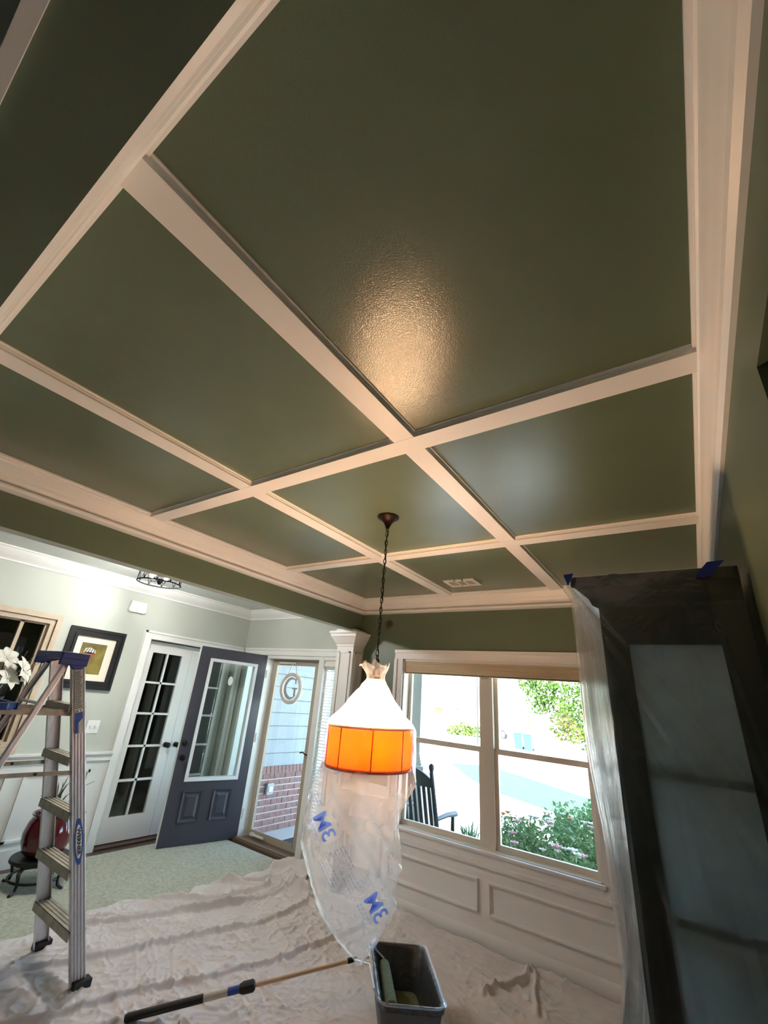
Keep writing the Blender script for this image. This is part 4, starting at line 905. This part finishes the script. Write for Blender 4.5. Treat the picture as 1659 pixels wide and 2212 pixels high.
# ---- plant on an iron stand
PC = Vector((-1.66, -1.865, 0))
ps = tag(empty('plant_stand', (PC.x, PC.y, 0)), 'black iron plant stand with a ring between its legs', 'plant stand')
MB().lathe([(.20, .175), (.215, .185), (.21, .205), (.001, .205)], PC, 28).build('top', 'iron', ps, smooth=True)
MB().torus((PC.x, PC.y, .07), .185, .009, (0, 0, 1), 36, 8).build('ring', 'iron', ps, smooth=True)
for k in range(4):
    a = R(35)+k*math.pi/2; q = lambda r, z: (PC.x+r*math.cos(a), PC.y+r*math.sin(a), z)
    MB().tube([q(.17, .18), q(.215, .14), q(.19, .07), q(.20, .03), q(.235, .012), q(.25, .02)], [.016, .016, .012, .011, .012, .010], 8).build('leg', 'iron', ps, smooth=True)
pt = tag(empty('plant_pot', (PC.x, PC.y, .205)), 'glossy burgundy ceramic pot standing on the iron stand', 'pot')
MB().lathe([(.11, .207), (.15, .24), (.178, .31), (.182, .37), (.165, .44), (.145, .475), (.150, .487), (.158, .497), (.154, .505), (.138, .50), (.132, .47)], PC, 36).build('body', 'burgundy', pt, smooth=True)
MB().lathe([(.001, .47), (.136, .468)], PC, 24, cap=False).build('soil', 'soil', pt)
sn = tag(empty('strap_plant', (PC.x, PC.y, .468)), 'few long dark strap leaves growing from the burgundy pot', 'plant')
rs = random.Random(11)
for k in range(9):
    a = rs.uniform(0, 6.28); l = rs.uniform(.2, .36); mb = MB(); pts = []
    for i in range(7):
        t = i/6; r_ = .03+.16*t*t*rs.uniform(.9, 1.1); w = .011*(1-t)**.6+.001; c = Vector((PC.x+r_*math.cos(a)+.03*math.cos(k), PC.y+r_*math.sin(a)+.03*math.sin(k), .465+l*(t-.18*t*t))); tt = Vector((-math.sin(a), math.cos(a), 0))
        pts += [c-tt*w, c+Vector((0, 0, -.003)), c+tt*w]
    mb.add(pts, [(i*3+j, i*3+j+1, i*3+j+4, i*3+j+3) for i in range(6) for j in (0, 1)]); mb.build('leaf', 'leafdark', sn, smooth='all', recalc=False)

# ---- pedestal with flower vase at the far left
VC = Vector((-1.93, -2.53, 0))
pd = tag(empty('pedestal', (VC.x, VC.y, 0)), 'dark square pedestal carrying the flower vase', 'pedestal')
MB().box(VC.x-.11, VC.x+.11, VC.y-.11, VC.y+.11, .05, .98).build('shaft', 'espresso', pd); MB().box(VC.x-.14, VC.x+.14, VC.y-.14, VC.y+.14, 0, .05).build('base', 'espresso', pd); MB().box(VC.x-.14, VC.x+.14, VC.y-.14, VC.y+.14, .98, 1.01).build('top', 'espresso', pd)
va = tag(empty('flower_vase', (VC.x, VC.y, 1.01)), 'dark blue glass vase with a red band on the pedestal', 'vase')
MB().lathe([(.06, 1.01), (.09, 1.05), (.115, 1.13), (.11, 1.21), (.075, 1.29), (.07, 1.33), (.085, 1.36), (.078, 1.36), (.06, 1.33)], VC, 28).build('body', 'darkblue', va, smooth=True)
MB().lathe([(.1135, 1.195), (.1015, 1.235), (.094, 1.25)], VC, 28, cap=False).build('band', 'redglass', va, smooth=True)
fb = tag(empty('white_flowers', (VC.x, VC.y, 1.34)), 'bunch of large white silk flowers in the blue vase', 'flowers')
for k, (fx, fy, fz, s) in enumerate(((.06, .12, 1.58, .12), (.03, -.02, 1.66, .11), (-.02, .02, 1.55, .13), (.08, .03, 1.50, .11), (-.04, .16, 1.52, .09), (0, -.12, 1.58, .12))):
    c = VC+Vector((fx, fy, fz)); MB().tube([VC+Vector((fx*.1, fy*.1, 1.33)), VC+Vector((fx*.5, fy*.5, 1.45)), c], .004, 5).build('flower_stem', 'leafdark', fb)
    mb = MB(); ax = Vector((.6, fy*4+.2, .5)).normalized(); q = ax.to_track_quat('Z', 'X').to_matrix()
    for j in range(6):
        a = j*math.pi/3; 
        def pet(u, v, a=a): 
            rr = s*v; wv = s*.32*math.sin(math.pi*min(1, v*.92+.05))*(u-.5)*2
            loc_ = Vector((rr*math.cos(a)-wv*math.sin(a), rr*math.sin(a)+wv*math.cos(a), s*(.55*v-.5*v*v)+.02*abs(u-.5)))
            return c+q@loc_
        mb.grid(pet, 5, 7)
    mb.build('flower', 'silkpetal', fb, smooth='all', recalc=False)
for k in range(6):
    a = R(50+k*25); MB().tube([VC+Vector((0, 0, 1.34)), VC+Vector((.05*math.cos(a), .09*math.sin(a)+.05, 1.52)), VC+Vector((.1*math.cos(a), .18*math.sin(a)+.06, 1.62+.03*k))], .0025, 4).build('twig', 'bark', fb)

# ---- step ladder
LX, LY = -.365, -2.155
ld = tag(empty('step_ladder', (LX, LY, 0)), 'aluminium step ladder with blue top cap standing on the drop cloth', 'ladder')
TOPZ, LEAN = 1.665, -.505
def frail(s, t):   # point on front rail centre line, s = -1/1, t = 0..1 (t by height)
    return Vector((LX+s*(.272-.102*t), LY+LEAN*t, TOPZ*t))
def chan(foot, top, prof, name, m, out=1, z_lift=.0):
    foot, top = Vector(foot), Vector(top); w = (top-foot).normalized(); xv = Vector((out, 0, 0)); dv = xv.cross(w); dv = dv if dv.y > 0 else -dv; dv.normalize(); xv = xv-w*xv.dot(w); xv.normalize()
    n = len(prof); vs = [p+xv*a+dv*b for p in (foot+w*z_lift, top) for a, b in prof]
    fs = [(i, (i+1) % n, (i+1) % n+n, i+n) for i in range(n)]+[tuple(range(n-1, -1, -1)), tuple(range(n, 2*n))]
    return MB().add(vs, fs).build(name, m, ld)
h = .038
RP = [(-.024, -h), (.0, -h), (.003, -h+.004)]
for k in range(4):
    c = -h+.0135+k*.0165; RP += [(.003, c-.006), (-.001, c-.003), (-.001, c+.003), (.003, c+.006)]
RP += [(.003, h-.004), (.0, h), (-.024, h), (-.024, h-.003), (-.003, h-.003), (-.003, -h+.003), (-.024, -h+.003)]
for s in (-1, 1):
    rl = chan(frail(s, .02), frail(s, 1), RP, 'front_rail', 'alum', s)
    f0 = frail(s, 0)
    MB().box(f0.x-.028, f0.x+.028, f0.y-.048, f0.y+.046, .022, .062).build('foot', 'rubber', ld, bevel=.004)
    # rear leg
    r0 = Vector((LX+s*.25, LY-1.06, .02)); r1 = Vector((LX+s*.15, LY-.56, TOPZ-.02))
    chan(r0, r1, [(-.02, -.016), (0, -.016), (.002, -.012), (.002, .012), (0, .016), (-.02, .016), (-.02, .013), (-.004, .013), (-.004, -.013), (-.02, -.013)], 'rear_leg', 'alum', s)
    MB().box(r0.x-.022, r0.x+.022, r0.y-.026, r0.y+.026, .008, .05).build('foot', 'rubber', ld, bevel=.004)
    # spreader
    t = 1.06/TOPZ; a = frail(s, t)+Vector((s*-.005, -.02, 0)); b = r0+(r1-r0)*((1.06-.02)/(TOPZ-.04))
    m_ = (a+b)/2+Vector((s*-.01, 0, .0))
    for p, q in ((a, m_), (m_, b)):
        d = q-p; MB().obox((p+q)/2, d/2, (.0015, 0, 0), (0, 0, .011)).build('spreader', 'alum_dirty', ld)
    MB().lathe([(.008, -.006), (.008, .006)], m_, 10, axis=(1, 0, 0)).build('rivet', 'rubber', ld)
for k in range(5):
    z = .285+.2835*k; t = z/TOPZ; a, b = frail(-1, t), frail(1, t); c = (a+b)/2; hw = (b.x-a.x)/2-.002
    mb = MB(); mb.box(c.x-hw, c.x+hw, c.y-.045, c.y+.045, z-.006, z)
    for j in range(4): mb.box(c.x-hw, c.x+hw, c.y-.042+j*.023, c.y-.030+j*.023, z, z+.003)
    mb.box(c.x-hw, c.x+hw, c.y+.041, c.y+.046, z-.042, z); mb.box(c.x-hw, c.x+hw, c.y-.046, c.y-.041, z-.042, z)
    mb.build('step', 'alum_dirty', ld)
for zc in (.45, 1.0, 1.42):
    t = (zc)/TOPZ; y = LY-1.06+.5*t; MB().tube([(LX-.25+.1*t, y, zc), (LX+.25-.1*t, y, zc)], .009, 8).build('rear_brace', 'alum', ld)
# cap
cy = LY+LEAN-.03
mb = MB(); mb.box(LX-.205, LX+.205, cy-.085, cy+.075, 1.675, 1.715); mb.box(LX-.205, LX-.182, cy-.085, cy+.075, 1.640, 1.68); mb.box(LX+.182, LX+.205, cy-.085, cy+.075, 1.640, 1.68)
mb.prism([(cy-.03, 1.645), (cy+.07, 1.645), (cy+.05, 1.622), (cy+.0, 1.618)], 'x', LX+.184, LX+.203)
mb.build('top_cap', 'blueplas', ld, bevel=.006)
# pail shelf at the back
mb = MB(); sz = 1.385
for s in (-1, 1):
    MB().obox((LX+s*.16, LY-.62, sz-.01), (.002, 0, 0), (0, .25, .0), (0, 0, .017)).build('shelf_bracket', 'alum_dirty', ld)
mb.box(LX-.19, LX+.19, LY-1.02, LY-.74, sz, sz+.012); mb.box(LX-.19, LX+.19, LY-1.02, LY-1.005, sz, sz+.035); mb.box(LX-.19, LX+.19, LY-.755, LY-.74, sz, sz+.035); mb.box(LX-.19, LX-.175, LY-1.02, LY-.74, sz, sz+.035); mb.box(LX+.175, LX+.19, LY-1.02, LY-.74, sz, sz+.035)
mb.prism([(LX+.19, LY-1.0), (LX+.225, LY-.96), (LX+.225, LY-.80), (LX+.19, LY-.76)], 'z', sz-.002, sz+.035)
mb.build('pail_shelf', 'blueplas', ld, bevel=.004)
# stickers on the outer face of the foyer-opening side rail
wv = (frail(1, 1)-frail(1, 0)).normalized(); xv_ = Vector((1, 0, 0)); xv_ = (xv_-wv*xv_.dot(wv)).normalized(); dv_ = xv_.cross(wv); dv_ = dv_ if dv_.y > 0 else -dv_; dv_.normalize()
def rail_pt(z, d, off): p = frail(1, z/TOPZ); return p+dv_*d+xv_*off
def rail_poly(pts, name, m, parent, off=.0045):
    n = len(pts); vs = [rail_pt(z, d, off) for z, d in pts]+[rail_pt(z, d, off-.0012) for z, d in pts]
    return MB().add(vs, [tuple(range(n))]+[(i, (i+1) % n, (i+1) % n+n, i+n) for i in range(n)]).build(name, m, parent)
lb = rail_poly([(1.395, -.024), (1.395, .024), (1.625, .024), (1.625, -.024)], 'instruction_label', 'label', ld)
rs = random.Random(4)
for k in range(20): 
    z = 1.61-k*.0105; rail_poly([(z, -.02), (z, -.02+rs.uniform(.025, .04)), (z-.005, -.02+rs.uniform(.025, .04)), (z-.005, -.02)], 'label_line', 'ink', lb, .0052)
bs = rail_poly([(1.265, -.024), (1.265, .022), (1.385, .024), (1.385, -.024)], 'warning_label', 'label', ld)
rail_poly([(1.31, -.022), (1.345, .021), (1.38, .021), (1.38, -.021)], 'blue_patch', 'blueink', bs, .0052); rail_poly([(1.27, -.022), (1.27, -.002), (1.345, -.002), (1.345, -.022)], 'blue_patch', 'blueink', bs, .0052)
ov = [(.71+.115*math.sin(a), .0225*math.cos(a)) for a in (2*math.pi*i/40 for i in range(40))]
lo = rail_poly(ov, 'oval_logo', 'blueink', ld, .0045)
ov2 = [(.71+.084*math.sin(a), .0155*math.cos(a)) for a in (2*math.pi*i/40 for i in range(40))]
rail_poly(ov2, 'oval_field', 'white', lo, .0053)
tv, tf = txt('WERNER', .030, .0012, 1.0)
wd = max(v[0] for v in tv)-min(v[0] for v in tv); sx = .138/wd
MB().add([rail_pt(.71-x*sx, y*.82, .0066) for x, y in tv], tf).build('lettering', 'rubber', lo, recalc=False)

# ---- tall cabinet wrapped in plastic
HX0, HX1, HY0, HY1 = 2.645, 3.085, -2.02, -.95
hu = tag(empty('china_cabinet', (2.87, -1.48, 0)), 'tall dark wood glass-sided cabinet under a plastic sheet', 'cabinet')
MB().box(HX0, HX1, HY0, HY1, 0, .62).build('lower_body', 'espresso', hu)
B(HX0+.03, HX1-.02, HY1-.05, HY1-.032, .66, 1.98).build('added_bright_lining', 'brightening_panel', hu)  # pale lining added to brighten the view through the side glass
MB().box(HX0, HX1, HY0, HY1, .62, .66).build('deck', 'espresso', hu)
MB().box(HX1-.02, HX1, HY0+.02, HY1-.02, .66, 1.98).build('back_panel', 'brightening_panel', hu)
for x0, x1, y0, y1 in ((HX0, HX0+.085, HY0, HY0+.03), (HX1-.085, HX1, HY0, HY0+.03), (HX0, HX0+.085, HY1-.03, HY1), (HX1-.085, HX1, HY1-.03, HY1), (HX0, HX0+.025, HY0+.03, HY0+.09), (HX0, HX0+.025, HY1-.09, HY1-.03)):
    MB().box(x0, x1, y0, y1, .66, 1.98).build('stile', 'espresso', hu)
for y0, y1 in ((HY0, HY0+.03), (HY1-.03, HY1)):
    MB().box(HX0+.085, HX1-.085, y0, y1, 1.885, 1.98).build('rail', 'espresso', hu); MB().box(HX0+.085, HX1-.085, y0, y1, .66, .74).build('rail', 'espresso', hu)
    MB().box(HX0+.085, HX1-.085, y0+.012, y0+.016, .74, 1.885).build('side_glass', 'painted_haze', hu)  # pane with reflections and haze painted in as a milky tone
ymid = (HY0+HY1)/2
for y0, y1 in ((HY0+.09, ymid-.002), (ymid+.002, HY1-.09)):
    d = MB(); ring_yz(d, y0, y1, .67, 1.975, .06, HX0, HX0+.022); dd = d.build('glass_door', 'espresso', hu)
    B(HX0+.009, HX0+.013, y0+.055, y1-.055, .725, 1.92).build('pane', 'glass', dd)
    kx = y1-.03 if y0 < ymid-.1 else y0+.03
    MB().sphere((HX0-.014, kx, 1.25), .012, 10).build('knob', 'bronze', dd)
    e_ = B(HX0-.006, HX0, y0, y1, .08, .58).build('lower_door', 'espresso', hu); MB().sphere((HX0-.018, kx, .42), .012, 10).build('knob', 'bronze', e_)
for z in (1.10, 1.485): MB().box(HX0+.03, HX1-.02, HY0+.0165, HY1-.05, z-.026, z).build('shelf', 'espresso', hu)
MB().box(HX0, HX1, HY0, HY1, 1.98, 2.03).build('top_board', 'espresso', hu)
mb = MB(); pr = [(0, 2.02), (.02, 2.03), (.03, 2.055), (.07, 2.095), (.085, 2.10), (.085, 2.14), (0, 2.14)]
rings = [[(HX0-o, HY0-o*.5, z), (HX1, HY0-o*.5, z), (HX1, HY1+o*.5, z), (HX0-o, HY1+o*.5, z)] for o, z in pr[:-1]]
vs = [v for r_ in rings for v in r_]; n = len(rings)
mb.add(vs, [(i*4+j, i*4+(j+1) % 4, (i+1)*4+(j+1) % 4, (i+1)*4+j) for i in range(n-1) for j in range(4)]+[(3, 2, 1, 0), tuple(range((n-1)*4, n*4))]).build('cornice', 'espresso', hu)
MB().lathe([(.03, 2.14), (.034, 2.15), (.022, 2.165), (.008, 2.17)], (HX0+.06, HY0+.05, 0), 14).build('finial', 'espresso', hu, smooth=True)

# plastic sheet: hangs from the cornice over the near side and the front
SXL, SYN = HX0-.100, HY0-.060
path = [(3.105, SYN+.02), (3.0, SYN), (2.8, SYN-.006), (2.62, SYN), (SXL+.01, SYN+.01), (SXL, SYN+.05), (SXL+.005, -1.7), (SXL-.005, -1.4), (SXL, -1.1), (SXL+.03, HY1+.06), (2.75, HY1+.08)]
pl_ = np.array(path); sg = np.r_[0, np.cumsum(np.hypot(*np.diff(pl_, axis=0).T))]; TL = sg[-1]
nu, nv = 220, 150
uu = np.linspace(0, TL, nu); xx = np.interp(uu, sg, pl_[:, 0]); yy = np.interp(uu, sg, pl_[:, 1])
k = np.ones(5)/5; xx[2:-2] = np.convolve(xx, k, 'valid'); yy[2:-2] = np.convolve(yy, k, 'valid')
tx, ty = np.gradient(xx), np.gradient(yy); ln = np.hypot(tx, ty); nxn, nyn = ty/ln, -tx/ln   # outward-ish
cxm, cym = 2.9, -1.5; sgn = np.sign((xx-cxm)*nxn+(yy-cym)*nyn); nxn *= sgn; nyn *= sgn
vv = np.linspace(0, 1, nv); UU, VV = np.meshgrid(uu, vv); ZZ = 2.138-(2.138-.02)*VV
outw = .008*np.sin(UU*21+3*VV)*VV+.03*(vnoise(UU*5, VV*4)-.5)*np.clip(VV*3, 0, 1)+.012*np.abs(2*vnoise(UU*9, VV*2.2+UU*2)-1)*np.clip(VV*3, 0, 1)
def vline(u0, v0, u1, v1, h, w): return seg_ridge(UU, VV*2.1, [(u0, v0*2.1), (u1, v1*2.1)], h, w)
for L_ in ((.575, .01, .02, .50, .016, .010), (.57, .015, .10, .52, .010, .014), (.56, .02, .03, .36, .007, .008), (.36, .20, .02, .55, .012, .012), (.30, .28, .0, .60, .010, .009), (.10, .10, .05, .34, .010, .012), (.13, .16, .02, .48, .009, .010),
           (.40, .30, .37, .46, .010, .022), (.31, .33, .30, .47, .008, .020), (.22, .42, .20, .62, .012, .030), (.34, .48, .30, .66, .010, .026), (.16, .48, .13, .74, .012, .016), (.10, .60, .11, .98, .016, .012), (.03, .50, .06, .78, .014, .020), (.44, .20, .50, .56, .010, .014), (.47, .55, .44, .80, .012, .014), (.40, .72, .30, .78, .010, .016), (.42, .80, .28, .98, .010, .020), (.52, .40, .53, .95, .010, .012)):
    outw += vline(*L_)
flare = np.interp(ZZ, [0, .5, .9, 1.3, 1.7, 2.14], [.05, .02, -.045, -.035, -.015, 0])
front = 1/(1+np.exp(-(UU-.57)/.03))
disp = outw+flare*np.where(UU > .45, 1, .4)
Xs = xx[None, :]+nxn[None, :]*disp; Ys = yy[None, :]+nyn[None, :]*disp
Xs = np.minimum(Xs, 3.104)
side = UU < .55
Ys = np.where(side, np.minimum(Ys, HY0-.012), Ys); Xs = np.where(~side & (Ys > HY0) & (Ys < HY1), np.minimum(Xs, HX0-.035), Xs)
Vs = np.stack([Xs, Ys, ZZ], -1).reshape(-1, 3); I = np.arange(nu*nv).reshape(nv, nu); Fs = np.stack([I[:-1, :-1], I[:-1, 1:], I[1:, 1:], I[1:, :-1]], -1).reshape(-1, 4)
i0 = int(.57/TL*nu); If = np.arange(nu*nv).reshape(nv, nu)[:, i0:]; parts_v, parts_f, base = [Vs], [Fs], len(Vs)
for q in (1, 2, 3, 4):
    wob = .004*np.sin(UU[:, i0:]*(9+3*q)+VV[:, i0:]*(4+q))+.006*q
    Pq = np.stack([Xs[:, i0:]-nxn[None, i0:]*wob*.8, Ys[:, i0:]-nyn[None, i0:]*wob*.8, ZZ[:, i0:]+.04*q*VV[:, i0:]], -1).reshape(-1, 3)
    nw = nu-i0; J = np.arange(nw*nv).reshape(nv, nw)+base; parts_f.append(np.stack([J[:-1, :-1], J[:-1, 1:], J[1:, 1:], J[1:, :-1]], -1).reshape(-1, 4)); parts_v.append(Pq); base += nw*nv
shm = arr_mesh('plastic_sheet', np.concatenate(parts_v), np.concatenate(parts_f), 'sheet')
tag(shm, 'clear plastic sheet taped over the tall dark cabinet', 'sheet')
def tape(pts, label):
    c = sum((Vector(p) for p in pts), Vector())/len(pts); n = (Vector(pts[1])-Vector(pts[0])).cross(Vector(pts[2])-Vector(pts[0])).normalized()
    k = len(pts); vs = [Vector(p)+n*.0008 for p in pts]+[Vector(p)-n*.0008 for p in pts]
    return tag(MB().add(vs, [tuple(range(k)), tuple(range(2*k-1, k-1, -1))]+[(i, (i+1) % k, (i+1) % k+k, i+k) for i in range(k)]).build('masking_tape', 'tape'), label, 'tape')
yt = SYN-.014
tape([(SXL-.004, yt, 2.145), (SXL+.035, yt, 2.148), (SXL+.022, yt, 2.12), (SXL+.010, yt, 2.098)], 'small blue tape patch on the front top corner of the wrapped cabinet')
tape([(2.965, yt-.004, 2.105), (3.005, yt-.004, 2.150), (3.052, yt-.004, 2.152), (3.01, yt-.004, 2.105), (2.985, yt-.004, 2.096)], 'slanted blue tape strip at the wall end of the wrapped cabinet top')
# ---- roller bucket with liner, roller and pole
bc = [Vector((1.037, -1.003)), Vector((1.268, -.780)), Vector((1.669, -1.257)), Vector((1.429, -1.525))]
ctr = sum(bc, Vector((0, 0)))/4; ex = ((bc[2]-bc[1])+(bc[3]-bc[0])).normalized(); ey = Vector((-ex.y, ex.x)); bl_, bw_ = .305, .165; RZ = .25
def bp(a, b, z): p = ctr+ex*a+ey*b; return (p.x, p.y, z)
def rrect(hl, hw, r, z, n=5):
    out = []
    for sx, sy, a0 in ((1, 1, 0), (-1, 1, 90), (-1, -1, 180), (1, -1, 270)):
        for i in range(n+1): a = R(a0+90*i/n); out.append(bp(sx*(hl-r)+r*math.cos(a), sy*(hw-r)+r*math.sin(a), z))
    return out
def shell(levels, r=.05, n=5, cap0=True):
    rings = [rrect(hl, hw, r, z, n) for hl, hw, z in levels]; m_ = len(rings[0]); mb = MB()
    mb.add([v for rg_ in rings for v in rg_], [(i*m_+j, i*m_+(j+1) % m_, (i+1)*m_+(j+1) % m_, (i+1)*m_+j) for i in range(len(rings)-1) for j in range(m_)]+([tuple(range(m_-1, -1, -1))] if cap0 else [])); return mb
bu = tag(empty('paint_bucket', (ctr.x, ctr.y, .02)), 'black rectangular roller bucket lined with clear plastic', 'bucket')
mb = shell([(bl_-.05, bw_-.035, .03), (bl_-.008, bw_-.006, RZ-.02), (bl_, bw_, RZ-.02), (bl_, bw_, RZ), (bl_-.012, bw_-.012, RZ), (bl_-.055, bw_-.042, .04)]); 
ti = len(mb.v)//6; mb.add([], []); mb.f.append(tuple(range(5*ti, 6*ti))); mb.m.append(0); mb.build('tub', 'bucket', bu, smooth=True)
mb = shell([(bl_+.010, bw_+.010, RZ-.07), (bl_+.014, bw_+.014, RZ-.02), (bl_+.012, bw_+.012, RZ+.012), (bl_-.004, bw_-.004, RZ+.014), (bl_-.020, bw_-.020, RZ-.01), (bl_-.055, bw_-.05, .10), (bl_-.07, bw_-.06, .055)], cap0=False)
for i, v in enumerate(mb.v): mb.v[i] = (v[0]+random.uniform(-.003, .003), v[1]+random.uniform(-.003, .003), v[2]+random.uniform(-.004, .004))
mb.build('liner', 'liner', bu, smooth='all')
MB().add(rrect(bl_-.065, bw_-.055, .04, .062), [tuple(range(24))]).build('paint', 'paint', bu)
ro = tag(empty('paint_roller', bp(0, -.06, .2)), 'long green paint roller on its wire frame inside the bucket', 'roller')
r0, r1 = Vector(bp(-.225, -.085, .175)), Vector(bp(.225, -.092, .205)); ax_ = (r1-r0).normalized()
MB().lathe([(.004, -.002), (.026, 0), (.032, .008), (.032, (r1-r0).length-.008), (.026, (r1-r0).length), (.004, (r1-r0).length+.002)], r0, 20, axis=ax_).build('roller_cover', 'roller', ro, smooth=True)
hub = Vector((1.10, -1.275, .262))
MB().tube([r1+ax_*.004, r1+ax_*.03+Vector((0, 0, .005)), Vector(bp(.255, -.15, .225)), Vector(bp(.22, -.185, .272)), Vector(bp(.02, -.195, .278)), hub], .0055, 8).build('wire_frame', 'alum', ro, smooth=True)
MB().tube([r0-ax_*.004, r0-ax_*.03+Vector((0, 0, .02)), Vector(bp(-.262, -.15, .235)), Vector(bp(-.22, -.185, .272)), Vector(bp(-.05, -.195, .278)), hub], .0055, 8).build('wire_frame', 'alum', ro, smooth=True)
pe = Vector((.33, -2.125, .045)); pdir = (hub-pe).normalized(); PLn = (hub-pe).length
po_ = tag(empty('extension_pole', pe), 'tan extension pole with black grip lying from the cloth to the bucket', 'pole')
at_ = lambda d: pe+pdir*d
MB().tube([at_(.60), at_(PLn-.03)], .0105, 12).build('shaft', 'polewood', po_, smooth=True)
MB().tube([at_(PLn-.035), at_(PLn+.02)], [.013, .010], 10).build('thread_tip', 'black', po_, smooth=True)
MB().tube([at_(0), at_(.015), at_(.37)], [.014, .018, .018], 12).build('grip', 'rubber', po_, smooth=True)
MB().tube([at_(.37), at_(.49)], .0165, 12).build('label_sleeve', 'label', po_, smooth=True)
MB().tube([at_(.49), at_(.56)], .017, 12).build('collar', 'blueink', po_, smooth=True)
MB().tube([at_(.55), at_(.57), at_(.62), at_(.63)], [.019, .026, .026, .016], 12).build('lock_collar', 'rubber', po_, smooth=True)
